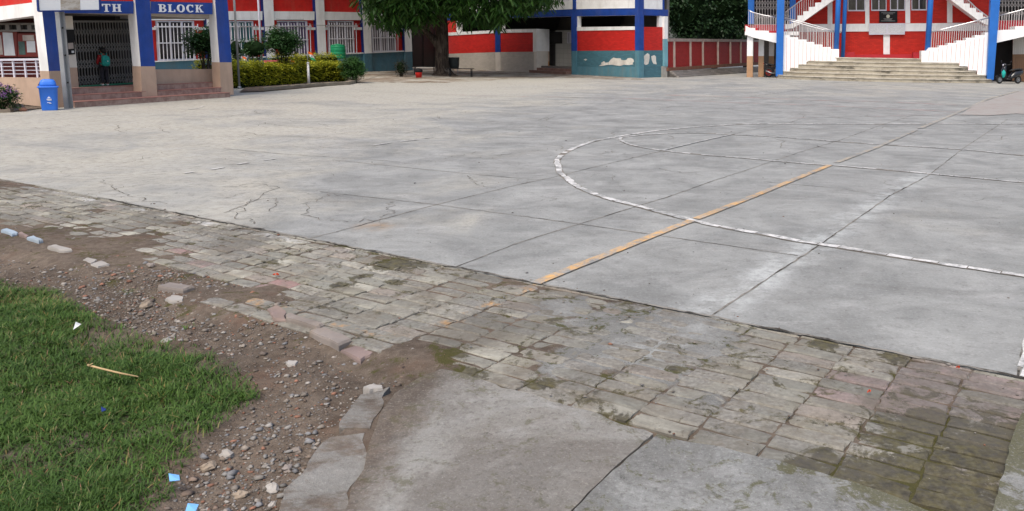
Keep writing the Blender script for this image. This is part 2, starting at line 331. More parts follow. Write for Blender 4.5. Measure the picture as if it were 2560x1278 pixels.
n = NT('dirty_slab_concrete'); c, h, p = conc(n, .1); dc, dh = dirtcol(n, p); c = n.mix(.35, c, (.17, .145, .12)); c = n.mix(n.math('MULTIPLY', n.rng(n.noise(p, 3.2, 9, .75, .6), .42, .58), .85), c, dc); n.bump(n.math('ADD', h, dh), .6, .014); M_SLABD = n.fin(c, .92, 0, .12)

# --- one base sheet out to the horizon
mb = MB(); mb.poly([(-600, -300, -.16), (600, -300, -.16), (600, 900, -.16), (-600, 900, -.16)]); tag(mb.build('ground', M_FAR), kind='structure')
# --- the concrete play ground: a slab whose near edge is slightly chipped
edge = []
t = -45.0
while t <= 40:
    j = (vn(np.array([t * 3.0]), np.array([.5]), 3)[0] - .5) * .035 + (vn(np.array([t * 17.0]), np.array([.5]), 4)[0] - .5) * .018
    edge.append(TN(t, 4.33 + (j if -14 < t < 3 else 0))); t += .06 if -14 < t < 3 else 2.0
P = edge + [TN(40, 95), TN(-45, 95)]
mb = MB(); mb.prism(P, (0, 0, -.14)); court = mb.build('playground', M_CONC); tag(court, kind='structure')
def strip(path, wd, z, jit=0.0, step=.12, taper=False):          # a ribbon on the ground: arrays of quads
    pts = [Vector((p.x, p.y)) for p in path]; out = []
    for a, b in zip(pts[:-1], pts[1:]):
        L = (b - a).length; k = max(1, int(L / step))
        for i in range(k): out.append(a.lerp(b, i / k))
    out.append(pts[-1]); N = len(out); q = []
    for i, p in enumerate(out):
        d = (out[min(i + 1, N - 1)] - out[max(i - 1, 0)]).normalized(); nn = Vector((-d.y, d.x))
        q.append((p, nn))
    L = []; R = []
    for i, (p, nn) in enumerate(q):
        o = random.gauss(0, jit) if jit else 0; ww = wd * (random.uniform(.45, 1.2) if 0 < jit and wd < .03 else random.uniform(.93, 1.04) if jit else 1)
        if taper: ww *= max(.15, min(1, 4 * i / N, 4 * (N - 1 - i) / N))
        L.append((p.x + nn.x * (o + ww / 2), p.y + nn.y * (o + ww / 2), z)); R.append((p.x + nn.x * (o - ww / 2), p.y + nn.y * (o - ww / 2), z))
    return L, R
def addstrip(mb, path, wd, z, jit=0.0, step=.12, taper=False, m=0):
    L, R = strip(path, wd, z, jit, step, taper)
    for i in range(len(L) - 1): mb.poly([R[i], R[i + 1], L[i + 1], L[i]], m)
def px(*pp): return [G(x, y) for x, y in pp]
# joints between the slabs
jb = MB()
JP = [((1140, 668), (1300, 606), (1581, 520), (1666, 494), (1788, 451), (1862, 427), (1994, 383), (2097, 352), (2200, 314), (2275, 291)),
      ((760, 600), (860, 575), (1080, 515), (1300, 461), (1387, 443), (1479, 420), (1654, 378)), ((1829, 337), (1878, 325), (1972, 308), (2000, 298)),
      ((1775, 793), (1900, 710), (2050, 612), (2225, 490), (2320, 440), (2410, 370), (2520, 298)),
      ((800, 480), (1090, 512), (1430, 558), (1650, 590), (1995, 640)), ((830, 400), (1100, 428), (1335, 450)), ((1910, 455), (2060, 468), (2230, 490)),
      ((560, 372), (700, 385), (1000, 405)), ((2545, 940), (2552, 890), (2562, 855))]
for q in JP: addstrip(jb, px(*q), .015, .003, .003, .10)
jb.build('slab_joint', M_JOINT, court)
# cracks: traced ones and many small meandering ones
cb = MB()
def meander(p, q, amp=.10, k=10):
    p = Vector((p.x, p.y, 0)); q = Vector((q.x, q.y, 0)); d = q - p; nn = Vector((-d.y, d.x, 0)).normalized(); o = []; w_ = 0
    for i in range(k + 1):
        w_ = w_ * .6 + random.gauss(0, amp * .5); e = math.sin(math.pi * i / k)
        o.append(p + d * (i / k) + nn * w_ * e)
    return o
CR = [((200, 492), (290, 472), (372, 460)), ((255, 450), (290, 475), (320, 490), (420, 510)), ((560, 533), (625, 500), (690, 496), (672, 528)), ((640, 560), (590, 542), (615, 512), (700, 470)),
      ((770, 515), (795, 545), (870, 556), (950, 550), (983, 530), (970, 512), (985, 505)), ((700, 470), (640, 460), (560, 470)), ((1170, 397), (1250, 388), (1380, 374)), ((30, 407), (120, 396), (190, 385)),
      ((620, 320), (700, 300), (760, 306)), ((1165, 332), (1240, 322), (1320, 316)), ((100, 440), (170, 425), (330, 405), (430, 375)), ((420, 352), (560, 340), (640, 350)), ((690, 352), (800, 345), (880, 330)),
      ((1130, 300), (1300, 280), (1420, 262)), ((1170, 440), (1190, 462), (1240, 470)), ((840, 480), (790, 500), (770, 515)), ((1550, 290), (1660, 300), (1760, 305)), ((1480, 262), (1600, 270), (1720, 262)), ((300, 330), (420, 310), (520, 300)),
      ((1190, 380), (1100, 400), (1010, 410)), ((0, 330), (120, 322), (260, 300)), ((1900, 360), (1960, 352), (2020, 350)), ((1940, 465), (1990, 467)), ((1640, 420), (1700, 430), (1760, 440))]
for q in CR:
    pp = px(*q)
    for a, b in zip(pp[:-1], pp[1:]): addstrip(cb, meander(a, b, .09, 9), .009, .004, .006, .05, False)
for k in range(250):
    if k < 100: a = Vector((random.uniform(-9, 0), random.uniform(6.5, 20), 0)) if k < 60 else Vector((random.uniform(-3, 9), random.uniform(9, 32), 0))
    else: a = Vector((random.uniform(-12, 8), random.uniform(14, 36), 0))
    if tn(a)[1] < 4.6: continue
    th = random.uniform(0, 6.28); L = random.uniform(.3, 1.5) * (1 if a.y < 14 else 1.8); b = a + Vector((math.cos(th) * L, math.sin(th) * L * .8, 0))
    if tn(b)[1] < 4.5: continue
    addstrip(cb, meander(a, b, .12, 9), .007 if a.y < 12 else .014, .004, .005, .06, True)
cb.build('crack', M_CRACK, court)
# painted lines. The three-point curve and the free-throw key are rows of whitewashed bricks let into the slab
def brickrow(path, wd, z0, blen=.20, gap=.016, mats=(0, 1), fade=.25, skip=.04):
    base = MB(); pb = MB(); pts = [Vector((p.x, p.y)) for p in path]; addstrip(base, [Vector((p.x, p.y, 0)) for p in pts], wd * 1.08, z0, .004, .06)
    S = [0]
    for a, b in zip(pts[:-1], pts[1:]): S.append(S[-1] + (b - a).length)
    def at(s):
        for i in range(len(pts) - 1):
            if s <= S[i + 1]: return pts[i].lerp(pts[i + 1], (s - S[i]) / (S[i + 1] - S[i])), (pts[i + 1] - pts[i]).normalized()
        return pts[-1], (pts[-1] - pts[-2]).normalized()
    s = 0
    while s < S[-1] - blen:
        L = blen * random.uniform(.75, 1.15)
        if random.random() > skip:
            (a, da), (b, db) = at(s), at(s + L); na, nb = Vector((-da.y, da.x)), Vector((-db.y, db.x)); ww = wd * random.uniform(.72, .98) / 2; o = random.gauss(0, .005)
            r = [random.gauss(0, .006) for _ in range(8)]; m_ = a.lerp(b, .5); nm = (na + nb) * .5
            q = [a - na * (ww + r[0] - o), m_ - nm * (ww + r[4] - o), b - nb * (ww + r[1] - o), b + nb * (ww + r[2] + o), m_ + nm * (ww + r[5] + o), a + na * (ww + r[3] + o)]
            pb.poly([(v.x, v.y, z0 + .004) for v in q], mats[1] if random.random() < fade else mats[0])
        s += L + gap
    return base, pb
arcpx = [(1911, 587), (1809, 569), (1723, 550), (1666, 536), (1609, 520), (1544, 504), (1487, 486), (1447, 469), (1418, 447), (1400, 431), (1396, 415), (1392, 405), (1398, 394), (1422, 377), (1479, 355), (1540, 343), (1601, 333), (1654, 326), (1707, 321), (1790, 315), (1900, 310), (2200, 311), (2393, 310), (2560, 312)]
def smooth(pp, k=6):
    P = [pp[0]] + pp + [pp[-1]]; o = []
    for i in range(1, len(P) - 2):
        for j in range(k):
            t = j / k; a, b, c, d = P[i - 1], P[i], P[i + 1], P[i + 2]
            o.append(.5 * ((2 * b) + (c - a) * t + (2 * a - 5 * b + 4 * c - d) * t * t + (3 * b - a - 3 * c + d) * t ** 3))
    return o + [pp[-1]]
tp = [G(2700, 716), G(2560, 691), G(2300, 652), G(2060, 613), G(1996, 604)] + px(*arcpx)
base, pb = brickrow(smooth(tp), .090, .004, .20, .008, (0, 1), .32, .03)
base.build('line_bed', M_BED, court); pb.build('three_point_line', [M_WHITE, M_WHITEOLD], court)
key = px((2640, 464), (2510, 453), (2322, 435), (2102, 416), (2017, 410), (1870, 397), (1727, 385), (1654, 377), (1605, 369), (1569, 360), (1553, 351), (1556, 344), (1601, 339), (1654, 335.5), (1727, 333), (1829, 337), (1988, 346), (2088, 354), (2200, 362), (2407, 375), (2560, 390))
base, pb = brickrow(smooth(key), .070, .004, .20, .010, (0, 1), .6, .06)
base.build('line_bed', M_BED, court); pb.build('free_throw_key', [M_WHITE, M_WHITEOLD], court)
mb = MB(); addstrip(mb, px((1655, 377.5), (1740, 357), (1829, 337)), .042, .012, .002, .1); mb.build('free_throw_line', M_WHITEOLD, court)
yl = MB(); addstrip(yl, px((1337, 711), (1500, 645), (1660, 580), (1730, 553)), .088, .010, .0015, .08, m=0); addstrip(yl, px((1740, 549), (1850, 506), (1962, 460), (2075, 414)), .085, .010, .0015, .1, m=0)
addstrip(yl, px((2090, 408), (2190, 370), (2290, 326)), .085, .010, .0015, .1, m=1); addstrip(yl, px((2300, 322), (2410, 275), (2470, 248), (2545, 228)), .11, .010, .0015, .2, m=1)
yl.build('yellow_line', [M_YEL, M_YELOLD], court)
fl = MB()
for a, b in (((460, 434), (485, 431)), ((530, 425), (560, 419)), ((595, 412), (622, 407)), ((660, 402), (688, 398)), ((930, 365), (975, 358)), ((1000, 355), (1045, 350)), ((1060, 347), (1085, 344)), ((1400, 262), (1440, 258)), ((700, 214), (770, 212)), ((1640, 232), (1760, 220)), ((1780, 219), (1850, 213)), ((1880, 240), (1960, 230)), ((1965, 229), (2035, 222)), ((1500, 220), (1570, 216)), ((790, 222), (860, 217)), ((470, 275), (500, 270)), ((1100, 300), (1085, 297)), ((500, 270), (508, 265))):
    addstrip(fl, px(a, b), .06, .008, .006, .1)
fl.build('faded_white_line', M_WHITEOLD, court)
rb = MB()
for q, w_ in ((((1660, 238), (1823, 242), (2049, 251), (2160, 253), (2395, 263)), .50), (((1560, 246), (1860, 258), (2100, 266), (2400, 281)), .42), (((900, 228), (1200, 240), (1560, 246)), .16), (((1960, 296), (2300, 288), (2520, 284)), .10)): addstrip(rb, px(*q), w_, .004, .05, .25)
n = NT('worn_red_wash'); c, h, p = conc(n); f = n.rng(n.noise(n.scale(p, (1, 2.2, 1)), 1.5, 9, .78), .46, .62); n.bump(h, .3, .01); M_REDW = n.fin(n.mix(n.math('MULTIPLY', f, .55), c, (.36, .20, .18)), .85, 0, .2)
rb.build('red_band', M_REDW, court)
mb = MB(); mb.poly(px((2400, 288), (2440, 262), (2500, 243), (2560, 226), (2760, 232), (2760, 300), (2620, 291), (2540, 285), (2470, 290))); 
for v in range(len(mb.v)): mb.v[v] = (mb.v[v][0], mb.v[v][1], .012)
n = NT('red_paver'); p = n.pos(); v = n.n('ShaderNodeTexBrick'); n.put(v.inputs['Vector'], n.n('ShaderNodeNewGeometry').outputs[0]); v.inputs['Scale'].default_value = 1; v.inputs['Brick Width'].default_value = .25; v.inputs['Row Height'].default_value = .13; v.inputs['Mortar Size'].default_value = .012
for i_, c_ in (('Color1', (.25, .195, .18, 1)), ('Color2', (.31, .27, .25, 1)), ('Mortar', (.26, .235, .21, 1))): v.inputs[i_].default_value = c_
c = n.mix(n.rng(n.noise(p, 1.6, 9, .78), .34, .56), v.outputs[0], (.30, .285, .265)); M_REDPAVE = n.fin(c, .9, 0, .15); tag(mb.build('red_paving', M_REDPAVE, court))
# --- the brick strip along the near edge: bricks of their own relief, sunk in dirt and smeared with cement
N0, N1, TA, TB = 2.87, 4.32, -14.0, 2.2
blobs_c = [(G(1560, 800), .55, .66), (G(1420, 770), .35, .62), (G(1480, 870), .30, .55), (G(1740, 860), .28, .55), (G(1260, 850), .18, .35), (G(1750, 1000), .2, .35), (G(1380, 900), .18, .5), (G(1640, 930), .18, .45)]
blobs_d = [(G(240, 615), .50, 1.1), (G(40, 450), .6, 1.2), (G(20, 600), .6, 1.1), (G(600, 740), .25, .7), (G(1060, 885), .22, .9), (G(950, 640), .2, .5), (G(400, 640), .25, .6), (G(1290, 700), .15, .5), (G(1150, 920), .12, .6), (G(820, 610), .2, .5)]
def blobs(X, Y, L, amp):
    r = np.zeros_like(X)
    for c, rad, a in L: r = np.maximum(r, a * np.exp(-((X - c.x) ** 2 + (Y - c.y) ** 2) / rad ** 2))
    return r
BV = []; BF = []; BC = []
palette = [(.29, .278, .255)] * 5 + [(.25, .243, .225)] * 4 + [(.33, .305, .275)] * 2 + [(.42, .395, .355)] * 3 + [(.31, .262, .238)] + [(.29, .27, .23)] * 3
rowk = 0; nn_ = N0 + .005
while nn_ < N1 - .02:
    rw = .115 if rowk % 4 else .125
    t = TA + random.uniform(0, .012)
    while t < TB:
        left = t < -4.2
        L = (.24 if left else .305) * random.uniform(.992, 1.008); W_ = rw
        nb_, ne_ = nn_ + random.uniform(.003, .008), min(nn_ + W_ - random.uniform(.003, .008), N1)
        if t < -5.0 and nn_ < 3.12 - .03 * (t + 5) or random.random() < (.012 if left else 0): t += L; continue
        cx_, cn_ = t + L / 2, (nb_ + ne_) / 2; z = random.gauss(-.003, .0022); rot = random.gauss(0, .010)
        hl, hw = L / 2 - random.uniform(.002, .006), (ne_ - nb_) / 2; tx, ty = random.gauss(0, .0022), random.gauss(0, .008); be = random.uniform(.006, .011)
        i = len(BV); ring_ = []
        for lv, (e, dz) in enumerate(((0, -.06), (0, -be * .8), (be, 0))):
            for k in range(12):
                sx = (-1, -.45, .35, 1, 1, 1, 1, .4, -.35, -1, -1, -1)[k]; sy = (-1, -1, -1, -1, -.3, .3, 1, 1, 1, 1, .35, -.3)[k]
                cut = .75 if abs(sx) == 1 and abs(sy) == 1 and lv == 2 else 1
                a_ = sx * (hl - e) * cut + random.gauss(0, .0032 if lv else .001); b_ = sy * (hw - e) * (.8 if cut < 1 else 1) + random.gauss(0, .0032 if lv else .001)
                zz = z + dz + tx * sx + ty * sy * .15; q = TN(cx_ + a_ * math.cos(rot) - b_ * math.sin(rot), cn_ + a_ * math.sin(rot) + b_ * math.cos(rot), zz); BV.append(tuple(q))
        c = np.array(random.choice(palette)) * random.uniform(.82, 1.14) * np.array((.97, 1.0, .93)) * (1.22 if left else 1)
        if -6.6 < t < -4.6 and random.random() < .25 and nn_ < 3.7: c = np.array((.37, .22, .205))
        if t > -1.2 and nn_ > 3.55 and random.random() < .5: c = np.array((.345, .265, .25)) * random.uniform(.85, 1.1)
        for lv in range(2):
            for k in range(12): k2 = (k + 1) % 12; BF.append((i + lv * 12 + k, i + lv * 12 + k2, i + lv * 12 + 12 + k2, i + lv * 12 + 12 + k)); BC.append(c)
        BF.append(tuple(i + 24 + k for k in range(12))); BC.append(c)
        t += L
    nn_ += rw; rowk += 1
mb = MB(); mb.v = BV; mb.f = BF; mb.m = [0] * len(BF); mb.sm = [False] * len(BF); paving = mb.build('brick_paving', M_BRICK, cols=BC); tag(paving, kind='structure')
def grid(name, t0, t1, n0, n1, st, fz, mat, kind=True, parent=None, keep=None):
    a = np.arange(t0, t1 + st, st); b = np.arange(n0, n1 + st, st); T, N_ = np.meshgrid(a, b, indexing='ij'); X = T * TAX.x + N_ * NAX.x; Y = T * TAX.y + N_ * NAX.y
    Z, C_ = fz(X, Y, T, N_); V = np.stack([X, Y, Z], -1).reshape(-1, 3); na, nb = len(a), len(b)
    i = np.arange(na * nb).reshape(na, nb); F = np.stack([i[:-1, :-1], i[1:, :-1], i[1:, 1:], i[:-1, 1:]], -1).reshape(-1, 4)
    if keep is not None: F = F[keep(X, Y).reshape(-1)[F].all(1)]
    return raw(name, V, F, mat, parent, C_.reshape(-1, 3) if C_ is not None else None, True)
def fz(X, Y, T, N_):
    c = blobs(X, Y, blobs_c, 1); d = blobs(X, Y, blobs_d, 1); nz = fbm(X * 6, Y * 6, 11, 5) - .5; big = fbm(X * 1.5, Y * 1.5, 5, 3) - .5
    Z = -.0125 + nz * .012 + big * .008 + np.minimum(c, 1) * .019 + np.minimum(d, 1) * .019
    Z = Z - np.clip(2.90 - N_, 0, 1) * .22
    Z = np.where(N_ > 4.25, np.minimum(Z, -.004), Z)
    return Z, np.stack([np.clip(c - d * .6 + .12 + big * .5 + np.where(T > -2.4, .22, 0), 0, 1)] * 3, -1)
fill = grid('paving_fill', TA, TB, 2.55, 4.34, .022, fz, M_FILL); tag(fill, kind='structure')
eb = MB(); addstrip(eb, [TN(-9 + .25 * i, 4.322) for i in range(43)], .028, .0035, .006, .06); eb.build('edge_joint', M_JOINT, paving)
# --- near slabs below the strip, in pieces with broken edges
def slab(name, pts, z, jit=.012, mat=None, th=.12):
    P = [Vector((p.x, p.y, 0)) for p in pts]; o = []
    for a, b in zip(P, P[1:] + P[:1]):
        k = max(1, int((b - a).length / .045))
        for i in range(k):
            q = a.lerp(b, i / k); s_ = float(vn(np.array([q.x * 9]), np.array([q.y * 9]), 21)[0] - .5) * 2; o.append(Vector((q.x + s_ * jit, q.y + random.gauss(0, jit * .35) + s_ * jit, z)))
    m = MB(); m.prism(o, (0, 0, -th)); return tag(m.build(name, mat or M_SLAB), kind='structure')
slab('concrete_slab', px((1108, 922), (1240, 962), (1400, 1010), (1500, 1042), (1632, 1086), (1560, 1150), (1490, 1215), (1420, 1282), (1330, 1400), (835, 1400), (862, 1278), (900, 1180), (925, 1110), (955, 1030), (985, 985), (1050, 945)), .004)
n = NT('grey_slab_concrete'); c, h, p = conc(n, 0); c = n.mix(n.math('MULTIPLY', n.rng(n.noise(p, 1.5, 9, .74, .8), .42, .60), .55), c, (.120, .116, .106)); c = n.mix(n.math('MULTIPLY', mossmask(n, p), .75), c, (.085, .080, .028)); g1 = n.noise(p, 85, 4, .7); g2 = n.noise(p, 34, 6, .78); c = n.mix(n.math('MULTIPLY', n.rng(g2, .50, .32), .5), c, (.085, .082, .075)); c = n.mix(n.math('MULTIPLY', n.rng(g1, .52, .74), .40), c, (.44, .44, .425)); c = n.mix(n.math('MULTIPLY', n.rng(n.noise(p, 11, 7, .75), .64, .71), .75), c, (.07, .065, .058)); h = n.math('ADD', h, n.math('MULTIPLY', g2, 1.2)); n.bump(h, .6, .014); M_SLAB2 = n.fin(c, .85, 0, .2)
slab('concrete_slab', px((1645, 1090), (1700, 1105), (1850, 1135), (2050, 1188), (2200, 1232), (2345, 1290), (2600, 1400), (1350, 1400), (1430, 1282), (1500, 1215), (1570, 1150)), .010, .010, M_SLAB2)
slab('concrete_slab', px((700, 1282), (720, 1215), (780, 1150), (830, 1085), (912, 1078), (914, 1130), (890, 1190), (862, 1282), (832, 1400), (640, 1400)), -.006, .026, M_SLABD)
slab('concrete_slab', px((850, 1065), (880, 1015), (905, 985), (962, 972), (950, 1025), (926, 1068)), -.004, .024, M_SLABD)
slab('concrete_slab', px((2566, 1030), (2540, 1080), (2520, 1150), (2500, 1225), (2480, 1300), (2700, 1300), (2700, 1030)), .035, .012, M_SLAB2)
mb = MB()
for k, (a, b) in enumerate((((2556, 920), (2575, 850)), ((2562, 945), (2590, 870)))): addstrip(mb, px(a, b), .05, .006, .006, .1)
mb.build('corner_paint', M_WHITE, court)
# --- bare dirt with a broken edge under the strip
GRASS_PX = [(-900, 700), (-300, 680), (0, 690), (70, 700), (130, 705), (170, 720), (205, 745), (250, 775), (285, 792), (330, 800), (400, 825), (470, 838), (520, 850), (560, 872), (590, 900), (625, 930), (648, 950), (652, 975), (620, 1000), (575, 1030), (545, 1060), (520, 1085), (500, 1115), (470, 1145), (455, 1180), (440, 1215), (400, 1240), (380, 1280), (330, 1400), (-900, 1400)]
GRASS = [tuple(G(x, y))[:2] for x, y in GRASS_PX]
def dirtz(X, Y):
    T = X * TAX.x + Y * TAX.y; N_ = X * NAX.x + Y * NAX.y
    nz = fbm(X * 5, Y * 5, 31, 5) - .5; big = fbm(X * 1.1, Y * 1.1, 33, 3) - .5; Z = -.052 + nz * .055 + big * .03; lft = np.clip((-T - 4.4) / .8, 0, 1)
    e = np.clip((N_ - 2.45) / .4, 0, 1) * lft; Z = Z * (1 - e) + e * (-.030 + nz * .04)
    return np.where((T > -2.55) & (N_ > 2.2), Z - .02, Z)
def dz(X, Y, T, N_): return dirtz(X, Y) + np.where(inpoly(X.ravel(), Y.ravel(), GRASS).reshape(X.shape), .012, 0), None
dirt = grid('bare_dirt', -12.5, .9, .2, 3.0, .026, dz, M_DIRT); tag(dirt, kind='structure')
def dzi(x, y): return float(dirtz(np.array([x]), np.array([y]))[0])
mb = MB(); mb.poly([Vector((v.x, v.y, -.008)) for v in px((1080, 935), (1640, 1100), (2050, 1200), (2300, 1300), (2600, 1420), (640, 1420), (720, 1230), (840, 1090), (930, 1000))]); tag(mb.build('dirt_bed', M_DIRT), kind='structure')
# --- gravel
n = NT('stone'); p = n.pos(); c = n.mix(n.rng(n.noise(p, 30, 5, .6), .3, .7), n.mix(.3, n.attr(), (.05, .045, .04)), n.attr()); M_STONE = n.fin(c, .9, 0, .15)
def pebbles(name, pts, sizes, cols):
    V = []; F = []; C_ = []
    oct_ = np.array([(1, 0, 0), (.3, .95, 0), (-.8, .6, 0), (-.8, -.6, 0), (.3, -.95, 0), (.1, .05, .8), (0, 0, -.6), (-.4, .3, .65), (.45, -.35, .6)], dtype=float)
    tri = [(0, 1, 5), (1, 2, 7), (2, 3, 7), (3, 4, 8), (4, 0, 8), (0, 5, 8), (1, 7, 5), (5, 7, 8), (3, 8, 7), (1, 0, 6), (2, 1, 6), (3, 2, 6), (4, 3, 6), (0, 4, 6)]
    for (x, y, z), s, c in zip(pts, sizes, cols):
        a = random.uniform(0, 6.28); q = oct_ * (s * random.uniform(.7, 1.3), s * random.uniform(.6, 1.1), s * random.uniform(.45, .8)) * (1 + rng.normal(0, .14, (9, 3)))
        R = np.array([[math.cos(a), -math.sin(a), 0], [math.sin(a), math.cos(a), 0], [0, 0, 1]]); i = len(V) ; V += (q @ R.T + (x, y, z + s * .22)).tolist()
        F += [(i + a_, i + b_, i + c_) for a_, b_, c_ in tri]; C_ += [c] * len(tri)
    return raw(name, V, F, M_STONE, None, np.array(C_))
pts = []; sz = []; cl = []
stone_pal = [(.33, .31, .285), (.27, .26, .245), (.27, .235, .20), (.20, .175, .15), (.34, .31, .275), (.16, .13, .11), (.22, .165, .13), (.28, .145, .10), (.24, .24, .245), (.19, .155, .125)]
GV = [((280, 735), .7, 2200), ((420, 780), .5, 1500), ((330, 690), .6, 800), ((300, 740), .8, 1500), ((450, 790), .6, 900), ((600, 1180), .6, 1200), ((850, 950), .4, 500), ((150, 650), 1.0, 900), ((700, 1150), .45, 900), ((560, 1230), .35, 700), ((640, 1090), .35, 650), ((360, 770), .55, 700), ((250, 720), .6, 800), ((120, 660), .8, 700), ((520, 800), .5, 400), ((800, 900), .5, 420), ((760, 1020), .4, 380), ((470, 1270), .3, 450), ((420, 745), .35, 350), ((620, 850), .4, 300), ((900, 930), .35, 200), ((700, 1250), .3, 350)]
for (qx, qy), r_, k in GV:
    c = G(qx, qy)
    for _ in range(k):
        x, y = c.x + random.gauss(0, r_), c.y + random.gauss(0, r_ * .8); t_, n_ = tn(Vector((x, y, 0)))
        if n_ > 3.0 + (.25 if t_ < -4.3 else 0) or t_ > -2.85 and n_ > 2.2 or y < 1.6: continue
        pts.append((x, y, max(dzi(x, y), -.0135 - max(0, 2.9 - n_) * .22 if n_ > 2.55 and t_ < -3 else -1))); sz.append(min(.026, .0026 + random.expovariate(1 / .0036))); cl.append(np.array(random.choice(stone_pal)) * random.uniform(.65, 1.1))
P_ = np.array(pts); ins = inpoly(P_[:, 0], P_[:, 1], GRASS) & (polydist(P_[:, 0], P_[:, 1], GRASS) > .06)
gv = pebbles('gravel', [p for p, q in zip(pts, ins) if not q], [p for p, q in zip(sz, ins) if not q], [p for p, q in zip(cl, ins) if not q]); tag(gv, 'loose gravel and brick crumbs strewn over the bare dirt beside the lawn', 'gravel', kind='stuff')
pts = []; sz = []; cl = []
for _ in range(900):
    t_ = random.uniform(-11, 2.0); n_ = random.uniform(2.6, 4.5); q = TN(t_, n_); pts.append((q.x, q.y, .0)); sz.append(min(.016, .002 + random.expovariate(1 / .0026))); cl.append(np.array(random.choice(stone_pal)) * random.uniform(.5, 1.05))
for _ in range(500):
    q = Vector((random.uniform(-6, 5), random.uniform(3, 16), 0))
    if tn(q)[1] < 4.5: continue
    pts.append((q.x, q.y, .001)); sz.append(min(.014, .002 + random.expovariate(1 / .003))); cl.append(np.array(random.choice(stone_pal)) * random.uniform(.35, .8))
tag(pebbles('grit', pts, sz, cl), 'fine grit and crumbs scattered over the brick strip and the concrete', 'grit', kind='stuff')
# --- lawn
n = NT('grass_blade'); c = n.attr(); n.b.inputs['Transmission Weight'].default_value = 0; M_GRASS = n.fin(c, .6, 0, .25)
n = NT('turf_soil'); p = n.pos(); M_TURF = n.fin(n.mix(n.noise(p, 6, 6, .7), (.020, .026, .010), (.065, .060, .030)), 1, 0, .05)
def lawn(poly, N, name, lab, hmin=.035, hmax=.085, xr=None, edge_soft=.28, seed=5):
    r = np.random.default_rng(seed); PS = poly if hasattr(poly[0][0], '__len__') else [poly]; A = np.concatenate([np.array(q) for q in PS]); x0, y0 = A.min(0); x1, y1 = A.max(0)
    if xr: x0, x1, y0, y1 = xr
    X = r.uniform(x0, x1, N * 4 * (1 if len(PS) == 1 else 40)); Y = r.uniform(y0, y1, len(X))
    X += (fbm(X * 9, Y * 9, 51, 2) - .35) * .10; Y += (fbm(X * 9, Y * 9, 57, 2) - .35) * .10
    k = np.any([inpoly(X, Y, q) for q in PS], 0); X, Y = X[k], Y[k]; d = np.min([polydist(X, Y, q) + 9 * ~inpoly(X, Y, q) for q in PS], 0); den = .10 + .90 * np.clip(d / edge_soft, 0, 1); den *= np.clip(.20 + 2.0 * (fbm(X * 2.3, Y * 2.3, 61, 4) - .22), .10, 1)
    k = r.uniform(0, 1, len(X)) < den; X, Y, d = X[k][:N], Y[k][:N], d[k][:N]; m = len(X)
    Z = -.040 + (fbm(X * 5, Y * 5, 31, 5) - .5) * .055 + (fbm(X * 1.1, Y * 1.1, 33, 3) - .5) * .03
    H = r.uniform(hmin, hmax, m) * (.30 + 1.2 * fbm(X * 1.8, Y * 1.8, 71, 3)) * (.55 + .45 * np.clip(d / .15, 0, 1)); th = r.uniform(0, 2 * np.pi, m) + 3 * fbm(X * 1.2, Y * 1.2, 75, 2); ln = r.uniform(.35, 1.6, m); W_ = r.uniform(.0012, .0028, m)
    dx, dy = np.cos(th), np.sin(th); sx, sy = -dy, dx; V = np.zeros((m, 7, 3)); 
    for j, (s, wd) in enumerate(((0, 1.0), (.4, .9), (.75, .6))):
        ox, oz = ln * H * s ** 1.8, H * (s - .28 * ln * s * s)
        for q, sg in ((0, -1), (1, 1)): V[:, j * 2 + q] = np.stack([X + dx * ox + sx * sg * W_ * wd, Y + dy * ox + sy * sg * W_ * wd, Z + oz], 1)
    V[:, 6] = np.stack([X + dx * ln * H, Y + dy * ln * H, Z + H * (1 - .28 * ln)], 1)
    i = np.arange(m)[:, None] * 7; F = np.concatenate([i + [0, 1, 3, 2], i + [2, 3, 5, 4], i + [4, 5, 6, 6]], 0)
    F3 = np.concatenate([i + a for a in ([0, 1, 3], [0, 3, 2], [2, 3, 5], [2, 5, 4], [4, 5, 6])], 0)
    tone = (r.uniform(0, 1, m) * .55 + .55 * (fbm(X * 1.5, Y * 1.5, 81, 3))) * np.clip(.25 + 1.5 * fbm(X * .9, Y * .9, 83, 4), .35, 1.25); g = np.stack([.021 + .062 * tone, .055 + .098 * tone, .009 + .014 * tone], 1)
    dry = r.uniform(0, 1, m) < .06 + .18 * (fbm(X * 2, Y * 2, 91, 2) > .55); g[dry] = np.stack([r.uniform(.12, .24, dry.sum()), r.uniform(.11, .19, dry.sum()), r.uniform(.045, .08, dry.sum())], 1)
    o = raw(name, V.reshape(-1, 3), F3, M_GRASS, None, np.tile(g, (5, 1))); return tag(o, lab, 'grass', kind='stuff')
lawn(GRASS, 190000, 'lawn_grass', 'patch of short green lawn grass at the corner of the paving', .025, .070, xr=(-6.2, -1.2, 1.9, 5.6))
TUFTS = []
for px_, py_, r_ in ((480, 540, .10), (515, 548, .07), (330, 680, .10), (360, 690, .10), (500, 735, .12), (400, 735, .08), (285, 640, .07), (470, 800, .06), (330, 715, .12), (1550, 1045, .05), (2255, 893, .04), (330, 560, .05), (110, 620, .08), (895, 738, .05), (985, 650, .06)):
    c = G(px_, py_); TUFTS.append([(c.x + r_ * math.cos(q / 9 * 6.28) * random.uniform(.6, 1.2), c.y + r_ * .7 * math.sin(q / 9 * 6.28) * random.uniform(.6, 1.2)) for q in range(9)])
lawn(TUFTS, 2600, 'weeds', 'low green weed tufts sprouting from the dirt and the brick joints', .025, .055, edge_soft=.03, seed=8)

